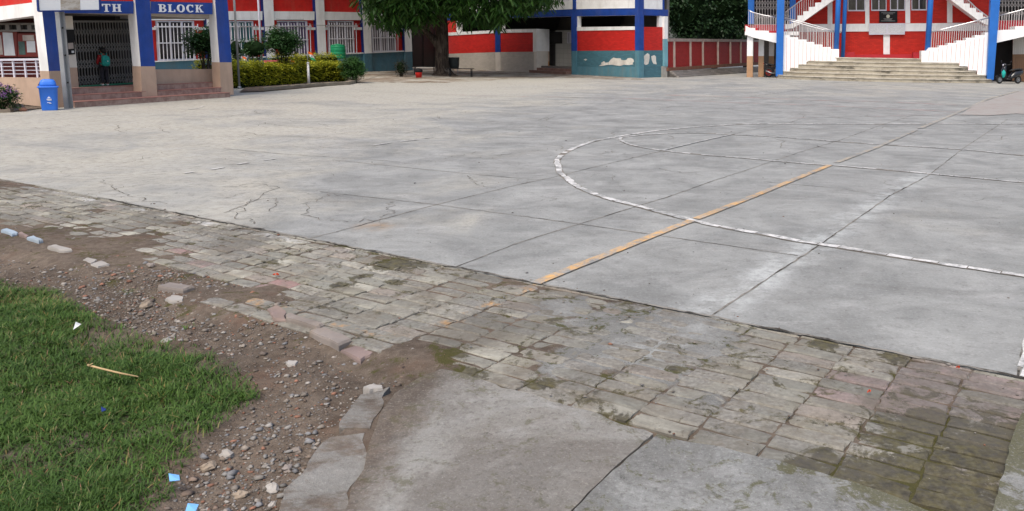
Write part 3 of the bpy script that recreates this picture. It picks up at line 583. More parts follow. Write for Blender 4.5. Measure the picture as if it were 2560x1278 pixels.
ep = [(880, 211), (905, 206), (960, 206), (1040, 208), (1120, 207), (1200, 203), (1290, 198), (1380, 194), (1450, 195), (1560, 200), (1600, 199), (1590, 194), (1428, 184.5), (1336, 180), (1200, 174), (1120, 172), (1030, 168), (925, 178), (895, 190)]
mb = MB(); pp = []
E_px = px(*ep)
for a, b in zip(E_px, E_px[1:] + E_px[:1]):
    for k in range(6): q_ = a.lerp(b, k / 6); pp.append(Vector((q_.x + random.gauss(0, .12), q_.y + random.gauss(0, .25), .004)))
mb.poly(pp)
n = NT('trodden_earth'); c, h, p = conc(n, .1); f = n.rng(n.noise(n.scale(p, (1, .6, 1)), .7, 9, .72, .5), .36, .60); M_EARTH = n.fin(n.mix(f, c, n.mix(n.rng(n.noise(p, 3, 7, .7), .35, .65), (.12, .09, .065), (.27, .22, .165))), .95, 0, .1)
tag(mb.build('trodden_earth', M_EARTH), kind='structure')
# ================================================================ BUILDINGS
M_WHITEW = paint('white_wall_paint', (.80, .80, .79), .6, .06, dirt=.22)
M_CREAM = paint('cream_wall_paint', (.66, .61, .54), .65, .07, dirt=.12)
M_BLUE = paint('deep_blue_paint', (.014, .055, .27), .5, .16, dirt=.12)
M_NAVY = paint('navy_edge_paint', (.010, .028, .15), .5, .12)
M_RED = paint('red_wall_paint', (.56, .022, .016), .55, .14, dirt=.16)
M_BEIGE = paint('beige_dado_paint', (.46, .33, .245), .6, .07, dirt=.25)
M_TEAL = paint('teal_dado_paint', (.065, .155, .20), .55, .12, dirt=.20)
M_DARK = paint('dark_interior', (.030, .028, .027), .9, .1)  # near black: the shade of unlit rooms and openings is put into the colour
M_GREYIN = paint('grey_interior', (.16, .15, .14), .9, .1)
M_CEIL = paint('porch_ceiling', (.40, .36, .32), .8, .08)
M_GALV = paint('galvanised_steel', (.34, .35, .36), .45, .12, metal=.6, bump=0)
M_CHROME = paint('steel_rail', (.62, .62, .63), .28, .06, metal=.85, bump=0)
M_BALU = paint('painted_baluster', (.50, .47, .46), .5, .06, bump=0)
M_GRILLE = paint('white_grille', (.66, .65, .68), .5, .05, bump=0)
M_FRAME = paint('pale_window_frame', (.56, .55, .62), .5, .05, bump=0)
M_GATE = paint('grey_gate_steel', (.15, .147, .14), .5, .12, metal=.2, bump=0)
M_BLACK = paint('black_metal', (.010, .010, .011), .75, .1, bump=0)
M_REDBRK = brickpaint('red_painted_brick', (.55, .022, .016))
M_REDBRK2 = brickpaint('deep_red_painted_brick', (.36, .022, .020), depth=.8)
M_CREAMBRK = brickpaint('cream_painted_brick', (.50, .46, .41), depth=.9, var=.10)
M_TEALBRK = brickpaint('teal_painted_brick', (.075, .190, .235), depth=.9, var=.16)
M_PLASTER = paint('bare_plaster', (.66, .63, .57), .85, .12, dirt=.3, bump=.5)
M_ROOF = paint('roof_slab', (.35, .34, .33), .8, .1)
def glassm(name, c): n = NT(name); p = n.pos(); return n.fin(n.mix(n.rng(n.noise(n.scale(p, (1, 1, .2)), 4, 3), .35, .65), tuple(Vector(c) * .5), c), .12, 0, .5)
M_GL_D = glassm('dark_pane', (.030, .026, .032)); M_GL_G = glassm('grey_pane', (.05, .05, .05))
def curtain(name, c):
    n = NT(name); u = n.uv(); x = n.n('ShaderNodeSeparateXYZ'); n.link(u, x.inputs[0]); wv = n.math('SINE', n.math('MULTIPLY', x.outputs[0], 42.0))
    return n.fin(n.mix(n.rng(wv, -1, 1), tuple(Vector(c) * .45), c), .35, 0, .5)
M_CT = curtain('teal_curtain', (.030, .16, .18)); M_CP = curtain('mauve_curtain', (.17, .12, .24)); M_CG = curtain('grey_curtain', (.24, .21, .22)); M_CB = curtain('dusk_curtain', (.16, .135, .16))
n = NT('step_tile'); u = n.uv(); x = n.n('ShaderNodeSeparateXYZ'); n.link(u, x.inputs[0]); wv = n.math('FRACT', n.math('MULTIPLY', x.outputs[0], 7.0)); p = n.pos()
c = n.mix(n.rng(n.noise(p, 6, 5, .6), .35, .65), (.25, .155, .125), (.36, .255, .21)); M_STEP = n.fin(n.mix(n.rng(wv, .0, .06, .55, 0), c, (.12, .085, .07)), .55, 0, .3)
M_NOSE = paint('step_nosing', (.33, .16, .13), .6)
n = NT('stained_step_concrete'); p = n.pos(); c = n.mix(n.rng(n.noise(p, 1.5, 7, .6), .3, .7), (.30, .265, .205), (.44, .40, .32))
M_CSTEP = n.fin(n.mix(n.math('MULTIPLY', n.rng(n.noise(n.scale(p, (1, 1, 2.5)), .9, 9, .72), .50, .66), .85), c, (.075, .07, .058)), .9, 0, .15)
n = NT('cream_tile'); u = n.uv(); q = n.n('ShaderNodeTexBrick'); n.put(q.inputs['Vector'], u); q.offset = 0; q.inputs['Scale'].default_value = 1; q.inputs['Brick Width'].default_value = .4; q.inputs['Row Height'].default_value = .3; q.inputs['Mortar Size'].default_value = .008
for i_, c_ in (('Color1', (.46, .45, .42, 1)), ('Color2', (.42, .41, .38, 1)), ('Mortar', (.28, .27, .25, 1))): q.inputs[i_].default_value = c_
M_TILE = n.fin(q.outputs[0], .4, 0, .4)
def heading(a): return (math.sin(math.radians(a)), math.cos(math.radians(a)))
def rect(x0, x1, yt0, yt1, yb0, yb1): return [(x0, yt0), (x1, yt1), (x1, yb1), (x0, yb0)]

# ---------- A: entrance block at the left, running away from the viewer
PA = PL(G(167, 268), heading(18)); PAs = PL(PA.F(132, 268), -PA.n)     # front; near side wall
PAs.n = -PA.d
A = thing('entrance_block', 'blue and white entrance block lettered TH BLOCK over a dark folding gate', 'building', PA.F(167, 268))
DEP = .29
gate_off = PA.at(192, 218, .42)
for k, (fr, sp) in enumerate(((((102, 0), (137, 0), (156.5, 177), (167, 269), (132, 269), (122, 178)), 0), (((337.6, 0), (374.6, 0), (388, 166), (395, 248), (356, 249), (352, 166)), 0), (((537.6, 0), (568.8, 0), (579.3, 156), (584.5, 237), (553.5, 239), (548.8, 156)), 0))):
    a, b, c, d, e, f = fr
    ext = lambda p, q, y: (p[0] + (p[0] - q[0]) * (p[1] - y) / (q[1] - p[1]), y)
    m = MB(); m.pan(PA, [ext(a, f, -260), ext(b, c, -260), c, f], 0, DEP, 0, 1); s_ = m.build('pillar', [M_BLUE, M_WHITEW], A)
    m = MB(); m.pan(PA, [f, c, d, e], -.006, DEP + .012, 0, 0); m.build('pillar_base', M_BEIGE, s_)
# beams with lettering between the pillars
def beam(x0, x1, ytop, ybot, ext_top):
    m = MB(); m.pan(PA, [(x0, ytop[0]), (x1, ytop[1]), (x1, ybot[1]), (x0, ybot[0])], .03, .22, 0, 1); return m.build('beam', [M_BLUE, M_CREAM], A)
b1 = beam(141, 334, (1, 3.5), (33, 34.5), 0); b2 = beam(377, 531.5, (4, 7.5), (34, 36), 0)
for x0, x1, y0, y1 in ((141, 333, 1, 3.5), (376, 531, 4, 7.5)):
    m = MB(); m.pan(PA, [(x0 - 14, -260), (x1 - 12, -260), (x1, y1 - .4), (x0, y0 - .4)], .06, .12); m.build('red_wall', M_RED, A)
def glyph(ch):                                                # slab-serif capitals, 1 high; list of outlines
    R = lambda x0, y0, x1, y1: [(x0, y0), (x1, y0), (x1, y1), (x0, y1)]
    def arcb(cx, cy, ro, ri, a0, a1, sx=1.0, k=14):
        o = []
        for i in range(k):
            t0 = math.radians(a0 + (a1 - a0) * i / k); t1 = math.radians(a0 + (a1 - a0) * (i + 1) / k)
            o.append([(cx + math.cos(t0) * ri[0], cy + math.sin(t0) * ri[1]), (cx + math.cos(t0) * ro[0], cy + math.sin(t0) * ro[1]), (cx + math.cos(t1) * ro[0], cy + math.sin(t1) * ro[1]), (cx + math.cos(t1) * ri[0], cy + math.sin(t1) * ri[1])])
        return o
    if ch == 'T': return [R(.33, 0, .55, 1), R(.2, 0, .68, .09), R(0, .88, .88, 1), R(0, .7, .08, .9), R(.8, .7, .88, .9)], .88
    if ch == 'H': return [R(.1, 0, .32, 1), R(.66, 0, .88, 1), R(.3, .45, .68, .57), R(0, 0, .42, .09), R(.56, 0, .98, .09), R(0, .91, .42, 1), R(.56, .91, .98, 1)], .98
    if ch == 'B': return [R(.1, 0, .32, 1), R(0, 0, .45, .1), R(0, .9, .45, 1), R(.3, .46, .5, .55)] + arcb(.45, .75, (.33, .25), (.14, .15), -90, 90) + arcb(.47, .26, (.38, .26), (.17, .16), -90, 90), .85
    if ch == 'L': return [R(.1, 0, .32, 1), R(0, .91, .44, 1), R(0, 0, .8, .11), R(.71, 0, .8, .32)], .8
    if ch == 'O': return arcb(.46, .5, (.46, .52), (.23, .41), 0, 360, k=24), .92
    if ch == 'C': return arcb(.46, .5, (.46, .52), (.23, .41), 48, 312, k=20) + [R(.72, .66, .8, 1.0), R(.7, .1, .78, .2)], .86
    if ch == 'K': return [R(.1, 0, .32, 1), R(0, 0, .42, .09), R(0, .91, .42, 1), [(.3, .42), (.42, .52), (.82, .95), (.68, .95)], [(.42, .5), (.56, .62), (.9, .06), (.66, .06)], R(.58, .91, .94, 1), R(.55, 0, .98, .09)], .98
def letters(txt, pl, off, p0, p1, h_px, gap, parent, mat):
    a = pl.F(*p0, off); b = pl.F(*p1, off); dv = (b - a); W_ = sum(glyph(c)[1] for c in txt) + gap * (len(txt) - 1); ux = dv / W_; uz = Vector((0, 0, (pl.F(p0[0], p0[1] - h_px, off) - a).z)); m = MB(); x = 0
    for ch in txt:
        gs, wd = glyph(ch); m = MB()
        for i, g in enumerate(gs): m.prism([a + ux * (x + gx) + uz * gy + pl.n * (.0005 * (i % 7)) for gx, gy in g], -pl.n * .02)
        x += wd + gap; m.build('letter', mat, parent)
M_LET = paint('white_letter', (.82, .82, .82), .5, .03, bump=0)
letters('TH', PA, .004, (257, 29.6), (304, 29.8), 19.6, .22, b1, M_LET)
letters('BLOCK', PA, .004, (398, 30.2), (509, 31.2), 19.6, .24, b2, M_LET)
# porch: ceiling, floor with three tiled steps, gate, back wall and parapet
c0 = PA.F(150, 200); L_A = 9.0
def boxA(s0, s1, o0, o1, z0, z1, m, mb): mb.prism([PA.p + PA.d * s + Vector((0, 0, z)) - PA.n * o0 for s, z in ((s0, z0), (s1, z0), (s1, z1), (s0, z1))], -PA.n * (o1 - o0), m)
def sA(px_, py_, off=0): return (PA.F(px_, py_, off) - PA.p).dot(PA.d)
s1_, s2_, s3_, s4_ = sA(167, 268), sA(358, 246), sA(395, 244), sA(556, 235)
zb = PA.F(240, 35, .03).z
m = MB(); boxA(-.28, s4_ + .4, .26, 6, zb + .02, zb + .14, 0, m); m.build('porch_ceiling', M_CEIL, A)
m = MB(); boxA(-.05, s4_ - .05, -.34, -.02, 0, .13, 0, m); boxA(s1_ + .01, s2_ - .02, -.02, .28, 0, .135, 0, m); boxA(s3_ + .01, s4_ - .12, -.02, .28, 0, .135, 0, m)
boxA(s1_ + .01, s2_ + .1, .0, .30, .135, .27, 0, m); boxA(s3_ + .01, s4_ - .02, .0, .30, .135, .27, 0, m)
boxA(s1_ - .2, s4_ + .25, .30, 6, 0, .42, 0, m); st = m.build('entrance_steps', M_STEP, A)
m = MB(); boxA(-.055, s4_ - .045, -.35, -.02, .130, .142, 0, m); boxA(s1_ + .012, s2_ + .09, -.012, .31, .27, .282, 0, m); boxA(s3_ + .012, s4_ - .03, -.012, .31, .27, .282, 0, m); boxA(s1_ - .19, s4_ + .2, .288, .42, .42, .431, 0, m); m.build('step_nosing', M_NOSE, st)
m = MB(); m.pan(PA, [(163, 40), (181, 40), (193, 169), (172, 169)], gate_off, .2); m.build('porch_wall', M_CREAM, A)
m = MB(); m.pan(PA, [(172, 169), (193, 169), (197, 219), (176, 222)], gate_off, .2); m.build('porch_wall_base', M_BEIGE, A)
# folding gate
def fold_gate(pl, off, q, nv, rows, parent, mat, rr=.011, thick=.02):
    tl, tr, br, bl = [pl.F(x, y, off) for x, y in q]; m = MB(); lerp = lambda u, v: (tl.lerp(tr, u)).lerp(bl.lerp(br, u), v)
    for i in range(nv + 1): m.bar(lerp(i / nv, 0), lerp(i / nv, 1), rr * 2.0)
    for v0, v1 in rows:
        for i in range(nv):
            u0, u1 = i / nv, (i + 1) / nv; vm = (v0 + v1) / 2; o = pl.n * .014
            for (ua, va, ub, vb) in ((u0, v0, u1, v1), (u0, v1, u1, v0)): m.bar(lerp(ua, va) + o, lerp(ub, vb) + o, rr * 1.3)
    for v in (0, 1): m.bar(lerp(0, v) - pl.n * .02, lerp(1, v) - pl.n * .02, .05)
    return m.build('folding_gate', mat, parent)
GQ = [(178, 54), (322, 54), (335, 209), (193, 219)]
fold_gate(PA, gate_off + .06, GQ, 20, ((.10, .22), (.33, .40), (.40, .47), (.58, .65), (.65, .72), (.82, .89), (.89, .96)), A, M_GATE, .0095)
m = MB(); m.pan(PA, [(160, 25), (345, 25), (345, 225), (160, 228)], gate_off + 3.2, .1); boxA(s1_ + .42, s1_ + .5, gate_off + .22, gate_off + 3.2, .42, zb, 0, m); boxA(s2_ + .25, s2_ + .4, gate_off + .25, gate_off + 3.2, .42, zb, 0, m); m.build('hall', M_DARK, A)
m = MB(); m.pan(PA, [(200, 214.5), (334, 206), (335, 209.5), (200, 218)], gate_off - .02, .03); m.build('green_mat', paint('green_mat', (.03, .16, .09), .9), A)
m = MB(); m.pan(PA, [(386, 174), (535, 173), (535, 213), (392, 215)], gate_off - .3, .14); m.build('porch_parapet', M_BEIGE, A)
# framed notice case on the porch wall
t = thing('notice_case', 'small dark framed notice case hanging on the cream porch wall beside the folding gate', 'notice board', PA.F(175, 130, gate_off - .04))
m = MB(); m.pan(PA, [(162, 75), (185.5, 74), (188, 136), (166, 138)], gate_off - .05, .05); m.build('case_frame', M_BLACK, t)
m = MB(); m.pan(PA, [(170, 108), (183, 107), (184.5, 122), (171, 123)], gate_off - .056, .004); m.build('pinned_paper', paint('faded_paper', (.42, .36, .32), .8, .2), t)
m = MB(); m.pan(PA, [(179, 127), (185, 127), (185.5, 132.5), (179.5, 132.5)], gate_off - .056, .004); m.build('pinned_paper', paint('white_paper', (.6, .6, .6), .8, .05), t)
# near side wall with opening, railing and notice boards
mS = lambda q, off, th, mat, nm, par: (lambda mm: (mm.pan(PAs, q, off, th), mm.build(nm, mat, par))[1])(MB())
mS([(-160, 36), (86.5, 5.8), (94.5, 38), (-160, 73)], .02, .22, M_WHITEW, 'side_beam', A)
mS([(-160, -260), (20, -260), (86, 5.2), (-160, 35.4)], .05, .12, M_RED, 'red_wall', A)
mS([(-160, 192), (103, 194.5), (120, 268), (-160, 240)], .02, .16, M_BEIGE, 'side_parapet', A)
SIDE = .62
mS([(-160, 40), (104, 40), (108, 205), (-160, 205)], SIDE, .1, paint('shaded_red_interior', (.055, .007, .006), .8), 'side_interior', A)  # red wall darkened: the shade behind the railing is put into its colour
m = MB(); m.prism([PAs.F(-160, 60, .25), PAs.F(100, 45, .25), PAs.F(100, 45, SIDE), PAs.F(-160, 60, SIDE)], (0, 0, .12)); m.build('side_ceiling', M_CEIL, A)
m = MB()
for x in (-30, 3, 32, 61, 90): m.bar(PAs.F(x, 151, .08), PAs.F(x + 5, 196, .08), .035)
for y0, y1 in ((158, 157), (167, 166.5), (176, 175.8), (185, 185)): m.bar(PAs.F(-160, y0, .08), PAs.F(104, y1, .08), .014)
rl = m.build('balcony_railing', M_FRAME, A)
m = MB(); m.bar(PAs.F(-160, 152, .06), PAs.F(101, 148.5, .06), .05); m.build('top_rail', M_FRAME, rl)
m = MB()
for x in (-6, 21, 49, 76): m.bar(PAs.F(x, 60, SIDE - .12), PAs.F(x + 2, 77, SIDE - .12), .10)
m.bar(PAs.F(-60, 60, SIDE - .12), PAs.F(100, 60, SIDE - .12), .05); m.bar(PAs.F(-60, 77, SIDE - .12), PAs.F(100, 77, SIDE - .12), .05); m.build('vent_bars', M_GREYIN, A)
m = MB(); m.pan(PAs, [(-60, 61), (100, 61), (100, 76), (-60, 76)], SIDE - .05, .03); m.build('vent_opening', M_DARK, A)
M_BOARD = paint('red_board_frame', (.13, .018, .014), .6, .1); M_PAPER = paint('pinned_sheet', (.46, .48, .50), .8, .12); M_PAPER2 = paint('pinned_print', (.34, .30, .27), .8, .3); M_PAPER3 = paint('dark_pinned_print', (.05, .09, .08), .7, .4)
for nm, lab, fr, papers in (('notice_board', 'red framed board behind the left railing pinned with one tall white sheet', (-40, 42, 78, 142), (((6, 81), (31, 82), (38, 139), (11, 139), M_PAPER), ((-30, 88), (2, 88), (8, 137), (-25, 137), M_PAPER2))),
                            ('notice_board', 'red framed board beside the first pillar pinned with several small prints', (44, 96, 84, 142), (((56, 88), (84, 88), (86, 102), (57, 102), M_PAPER2), ((45, 104), (61, 104), (64, 137), (48, 137), M_PAPER3), ((66, 103), (87, 103), (89, 131), (68, 131), M_PAPER)))):
    t = thing(nm, lab, 'notice board', PAs.F((fr[0] + fr[1]) / 2, fr[3], SIDE - .1)); x0, x1, y0, y1 = fr
    m = MB(); m.pan(PAs, rect(x0, x1, y0, y0, y1, y1), SIDE - .07, .05); m.build('board', M_BOARD, t)
    for *q, mt in papers: m = MB(); m.pan(PAs, q, SIDE - .076, .004); m.build('pinned_sheet', mt, t)
m = MB(); boxA(-.28, s4_ + .4, .13, 9, 5.0, 5.25, 0, m); m.build('roof', M_ROOF, A)
m = MB(); boxA(s4_ + .1, s4_ + .35, .3, 6, zb + .14, 5.0, 0, m); boxA(-.28, s4_ + .3, 5.9, 6.1, .42, 5.0, 0, m) if False else None; m.build('end_wall', M_WHITEW, A)

# ---------- D: long classroom wing with grilled windows
PD = PL(PL(G(925, 179), heading(26)).F(925, 179), heading(26))
D = thing('classroom_wing', 'long classroom wing with red panels, white pilasters, grilled windows and a dark teal dado', 'building', PD.F(925, 179))
def D_(nm, q, off, th, mat, ms=None, par=None):
    m = MB(); m.pan(PD, q, off, th, 0, 1 if ms else 0); return m.build(nm, [mat, ms] if ms else mat, par or D)
ysill = lambda x: np.interp(x, [300, 400, 600, 790, 905, 1000, 1040], [158, 153.5, 145, 138, 133, 128.5, 127]); ybase = lambda x: np.interp(x, [300, 925, 1040], [225, 180, 171])
yb0 = lambda x: np.interp(x, [300, 600, 790, 905, 1040], [29, 28, 29, 31, 33]); yb1 = lambda x: np.interp(x, [300, 600, 1040], [51, 50.5, 50.5])
q = lambda f, g, x0, x1: [(x0, f(x0)), (x1, f(x1)), (x1, g(x1)), (x0, g(x0))]
D_('dado', q(lambda x: ysill(x), lambda x: ybase(x) + 12, 300, 1030.5), -.04, .34, M_TEAL)
D_('red_wall', q(lambda x: yb1(x) - .5, lambda x: ysill(x), 300, 1029), .06, .2, M_RED)
D_('upper_wall', [(300, -330), (1010, -330), (1012, yb0(1012)), (300, yb0(300))], .06, .2, M_RED)
# pilasters with navy near edges; the white band between them
PIL = [((514, 0), (533, 0), (539.5, 150), (521, 150)), ((657.5, 0), (683, 0), (689, 145), (667, 145)), ((787.8, 0), (810, 0), (816.5, 138), (794.8, 138.5)), ((904, 0), (925, 0), (930, 133), (911, 134)), ((1008, 0), (1026, 0), (1030.5, 129), (1013, 130))]
PIL = [((345, 0), (367, 0), (372, 160), (350, 160))] + PIL
for p_ in PIL:
    a, b, c, d = p_; up = lambda u, v: (u[0] + (u[0] - v[0]) / (v[1] - u[1]) * 330, -330)
    tp_, tq = up(a, d), up(b, c)
    pl_ = D_('pilaster', [tp_, tq, c, d], -.16, .28, M_WHITEW, M_NAVY)
    D_('pilaster_base', [d, c, (c[0] + 1.5, ybase(c[0]) + 12), (d[0] + 1.5, ybase(d[0]) + 12)], -.17, .14, M_TEAL, None, pl_)
for k in range(len(PIL) - 1):
    x0, x1 = PIL[k][1][0] + 1, PIL[k + 1][0][0] - 1.5
    D_('white_band', q(yb0, yb1, x0, x1), -.10, .18, M_WHITEW)
    xa, xb = PIL[k][2][0], PIL[k + 1][3][0] - 2
    D_('sill', [(xa, ysill(xa) - 1.2), (xb, ysill(xb) - 1.2), (xb, ysill(xb) + 1.2), (xa, ysill(xa) + 1.2)], -.12, .2, M_WHITEW)
WIN = [(((390, 52.5), (485, 52.5), (490, 150), (396, 152.5)), M_GL_D, 10, (67, 67), (108, 107)), (((573, 53), (633, 53), (639, 143), (579, 145.5)), M_CT, 8, (66.5, 66.5), (103, 102.5)), (((694, 52.5), (768, 52.5), (772.5, 139), (703, 141.5)), M_CP, 10, (65.5, 66), (100, 99.5)),
       (((819.5, 52.5), (884, 52.5), (887.5, 134), (822, 136)), M_CG, 10, (65, 65.5), (97.5, 97)), (((928, 52), (989, 52), (991, 128.6), (931.7, 130.3)), M_CB, 11, (64.5, 64.5), (95, 94.5))]
for wq, pane, nb, h1, h2 in WIN:
    tl, tr, br, bl = wq; wl = lambda u, v: ((tl[0] + (tr[0] - tl[0]) * u) * (1 - v) + (bl[0] + (br[0] - bl[0]) * u) * v, (tl[1] + (tr[1] - tl[1]) * u) * (1 - v) + (bl[1] + (br[1] - bl[1]) * u) * v)
    f = MB(); dv = .045
    for u0, u1, v0, v1 in ((0, dv, 0, 1), (1 - dv, 1, 0, 1), (dv, 1 - dv, 0, .03), (dv, 1 - dv, .96, 1), (.345, .385, .03, .96), (.66, .70, .03, .96)): f.pan(PD, [wl(u0, v0), wl(u1, v0), wl(u1, v1), wl(u0, v1)], -.02, .07)
    fr = f.build('window', M_FRAME, D)
    D_('pane', [wl(.02, .01), wl(.98, .01), wl(.98, .98), wl(.02, .98)], .035, .02, pane, None, fr)
    g = MB()
    for i in range(nb):
        u = (i + .5) / nb; a, b = wl(u, .06), wl(u, .985); g.bar(PD.F(*a, -.13), PD.F(*b, -.13), .026)
    x0, x1 = tl[0] - 4, tr[0] + 10
    g.bar(PD.F(x0, h1[0], -.145), PD.F(x1, h1[1], -.145), .055); a, b = wl(-.01, .56), wl(1.0, .56); g.bar(PD.F(a[0], h2[0], -.145), PD.F(b[0], h2[1], -.145), .045)
    a, b = wl(1.09, .08), wl(1.07, .99); g.bar(PD.F(*a, -.10), PD.F(*b, -.10), .03)
    g.build('window_grille', M_GRILLE, fr)
for k in range(len(PIL) - 1):
    if k + 0 >= len(WIN): break
    wq = WIN[k][0]; xa, xb = PIL[k][2][0] - 3, wq[0][0] + .5
    D_('lintel_stub', [(xa, 68.5), (xb, 68.5), (xb, 75), (xa, 75)], -.09, .15, M_WHITEW); xa, xb = wq[1][0] + 3, PIL[k + 1][3][0] - 6; D_('lintel_stub', [(xa, 68.5), (xb, 68.5), (xb, 75), (xa, 75)], -.09, .15, M_WHITEW)
dd = PD.F(300, 100) - PD.p; s0D = dd.dot(PD.d); s1D = (PD.F(1029, 100) - PD.p).dot(PD.d)
m = MB(); m.prism([PD.p + PD.d * s + Vector((0, 0, 6.4)) + PD.n * o for s, o in ((s0D, .5), (s1D, .5), (s1D, -7), (s0D, -7))], (0, 0, .25)); m.build('roof', M_ROOF, D)
m = MB(); m.prism([PD.p + PD.d * (s1D - .02) - PD.n * o + Vector((0, 0, z)) for o, z in ((.26, 0), (7, 0), (7, 6.4), (.26, 6.4))], -PD.d * .2); m.build('end_wall', M_DARK, D)

# ---------- B: red and cream brick block with the peeling teal corner
gB0, gB1 = G(1200, 175), G(1590, 194.5); PB = PL(gB0, gB1 - gB0)
cn = PB.F(1597, 194); PB2 = PL(cn, -PB.n); 
if PB2.n.x < 0: PB2.n = -PB2.n
B = thing('corner_block', 'blue framed block with red brick panels, white sills and a peeling teal corner', 'building', cn)
def B_(nm, q, off, th, mat, par=None, pl=None, ms=None):
    m = MB(); m.pan(pl or PB, q, off, th, 0, 1 if ms else 0); return m.build(nm, [mat, ms] if ms else mat, par or B)
TOPY = -240
B_('corner_pillar', [(1591.5, TOPY), (1597.5, TOPY), (1597.5, 126.5), (1591, 126.5)], -.05, .38, M_BLUE); B_('pillar_base', [(1591, 126.5), (1597.5, 126.5), (1597.5, 198), (1591, 198)], -.056, .39, paint('teal_plaster', (.085, .21, .26), .6, .1, dirt=.35))
B_('corner_pillar_side', [(1597.4, TOPY), (1607, TOPY), (1608, 126.5), (1597.4, 126.5)], -.04, .3, M_BLUE, None, PB2); M_TEALP = bpy.data.materials['teal_plaster']; B_('pillar_base', [(1597.4, 126.5), (1608, 126.5), (1608, 198), (1597.4, 198)], -.046, .3, M_TEALP, None, PB2)
B_('beam', [(1040, 38), (1260, 29.5), (1431, 23.5), (1592, 20.8), (1592, 38.3), (1440, 40.8), (1260, 45.5), (1040, 54)], .0, .3, M_BLUE, None, None, M_CREAM)
B_('upper_wall', [(1040, TOPY), (1592, TOPY), (1592, 20.3), (1431, 23), (1260, 29), (1040, 37.5)], .05, .2, M_WHITEW)
B_('upper_post', [(1431.5, TOPY), (1438, TOPY), (1438.5, 23.4), (1431.5, 23.6)], -.02, .1, M_BLUE)
B_('side_beam', [(1608, 22.6), (1670.5, 24.6), (1670.5, 40), (1608, 38.3)], .0, .3, M_BLUE, None, PB2); B_('upper_side_wall', [(1608, TOPY), (1658, TOPY), (1658, 23.9), (1608, 22.2)], .04, .2, M_WHITEW, None, PB2)
B_('blue_post', [(1658.5, TOPY), (1661, TOPY), (1661, 126), (1657.5, 126)], -.01, .2, M_BLUE, None, PB2)
# bay next to the corner
B_('pillar', [(1427.8, 40.9), (1441.4, 40.5), (1441.4, 127.5), (1428.2, 128)], -.03, .34, M_BLUE); B_('pillar_base', [(1428.2, 128), (1441.4, 127.5), (1441.4, 192), (1429, 192)], -.036, .35, M_TEALP)
B_('red_panel', [(1441, 76.8), (1591.5, 74.4), (1591.5, 126.2), (1441, 127.3)], .02, .2, M_REDBRK)
B_('sill', [(1441, 68), (1591.5, 66), (1591.5, 74.8), (1441, 77.2)], -.01, .26, M_WHITEW); B_('opening_jamb', [(1441.4, 40.9), (1446.5, 40.8), (1446.5, 68), (1441.4, 68)], .02, .2, M_WHITEW)
B_('teal_panel', [(1441, 127.5), (1591.5, 126.5), (1591.5, 198), (1441, 192)], .01, .22, M_TEALBRK)
B_('plinth', [(1441, 167), (1591.5, 167.5), (1591.5, 199), (1441, 192)], -.02, .1, M_TEALP)
PEEL = [(1497, 165), (1505, 160.5), (1502, 158), (1510, 153), (1513, 157), (1521, 156), (1528, 148), (1534, 144), (1540, 146), (1551, 146), (1553, 150), (1560, 151), (1566, 150), (1569, 146), (1576, 145), (1583, 148), (1585, 154), (1581, 158), (1583, 161), (1572, 163), (1560, 162), (1550, 165), (1540, 164), (1530, 162), (1515, 163), (1506, 165)]
B_('peeled_patch', PEEL, .003, .02, M_PLASTER)
B_('peeled_patch', [(1459, 149), (1464, 147), (1468, 149), (1464, 152)], .003, .02, M_PLASTER)
B_('side_red_panel', [(1608, 67.5), (1658, 67.8), (1657.5, 126), (1608, 126.4)], .02, .2, M_REDBRK, None, PB2); B_('side_teal_panel', [(1608, 126.6), (1657.5, 126.2), (1657, 194), (1608, 198)], .01, .2, M_TEALBRK, None, PB2)
B_('peeled_patch', [(1609, 141), (1614, 137), (1619, 133), (1624, 137), (1624, 145), (1623, 152), (1621, 160), (1615, 163), (1610, 160), (1611, 150)], .003, .02, M_PLASTER, None, PB2); B_('peeled_patch', [(1628, 141), (1636, 138), (1640, 142), (1640, 152), (1642, 161), (1634, 160), (1630, 152)], .003, .02, M_PLASTER, None, PB2)
B_('side_jamb', [(1648.5, 40), (1657.6, 40.2), (1657.6, 67.8), (1648.5, 67.6)], .02, .2, M_WHITEW, None, PB2)
B_('end_post', [(1661.2, 41), (1669.8, 41.2), (1669.8, 97.5), (1661.2, 97.5)], -.12, .4, M_WHITEW, None, PB2); B_('end_post_base', [(1661.2, 97.5), (1669.8, 97.5), (1669.8, 166), (1661.2, 166)], -.125, .4, paint('pale_teal_paint', (.17, .36, .42), .6, .1, dirt=.3), None, PB2); B_('end_post_foot', [(1656.8, 166), (1669, 166), (1668, 193), (1656.8, 194)], -.10, .4, paint('stained_plaster', (.34, .33, .30), .8, .2, dirt=.6), None, PB2)
# doorway and middle bay
B_('red_panel', [(1250.5, 82.6), (1332.5, 81), (1332.5, 129.5), (1250.5, 130.4)], .02, .2, M_REDBRK); B_('cream_panel', [(1250.5, 130.6), (1334.5, 129.7), (1334.5, 182), (1250.5, 178)], .02, .2, M_CREAMBRK)
B_('sill', [(1249, 74), (1341, 72.3), (1341, 80.8), (1249, 82.4)], -.01, .26, M_WHITEW); B_('door_pier', [(1332.5, 80.8), (1341, 80.7), (1341, 129), (1332.5, 129.4)], -.005, .9, M_WHITEW)
PJ = PL(PB.F(1341, 150), -PB.n); PJ.n = PB.d if PB.d.dot(-PJ.p) > -1e9 else PJ.n
jd = PB.d * .012
def jam(y0, y1, mat, nm, dep=1.0):
    p0, p1 = PB.F(1341, y0), PB.F(1341.3, y1); m = MB(); m.prism([p0 + jd, p0 + jd - PB.n * dep, p1 + jd - PB.n * dep, p1 + jd], -PB.d * .03); m.build(nm, mat, B)
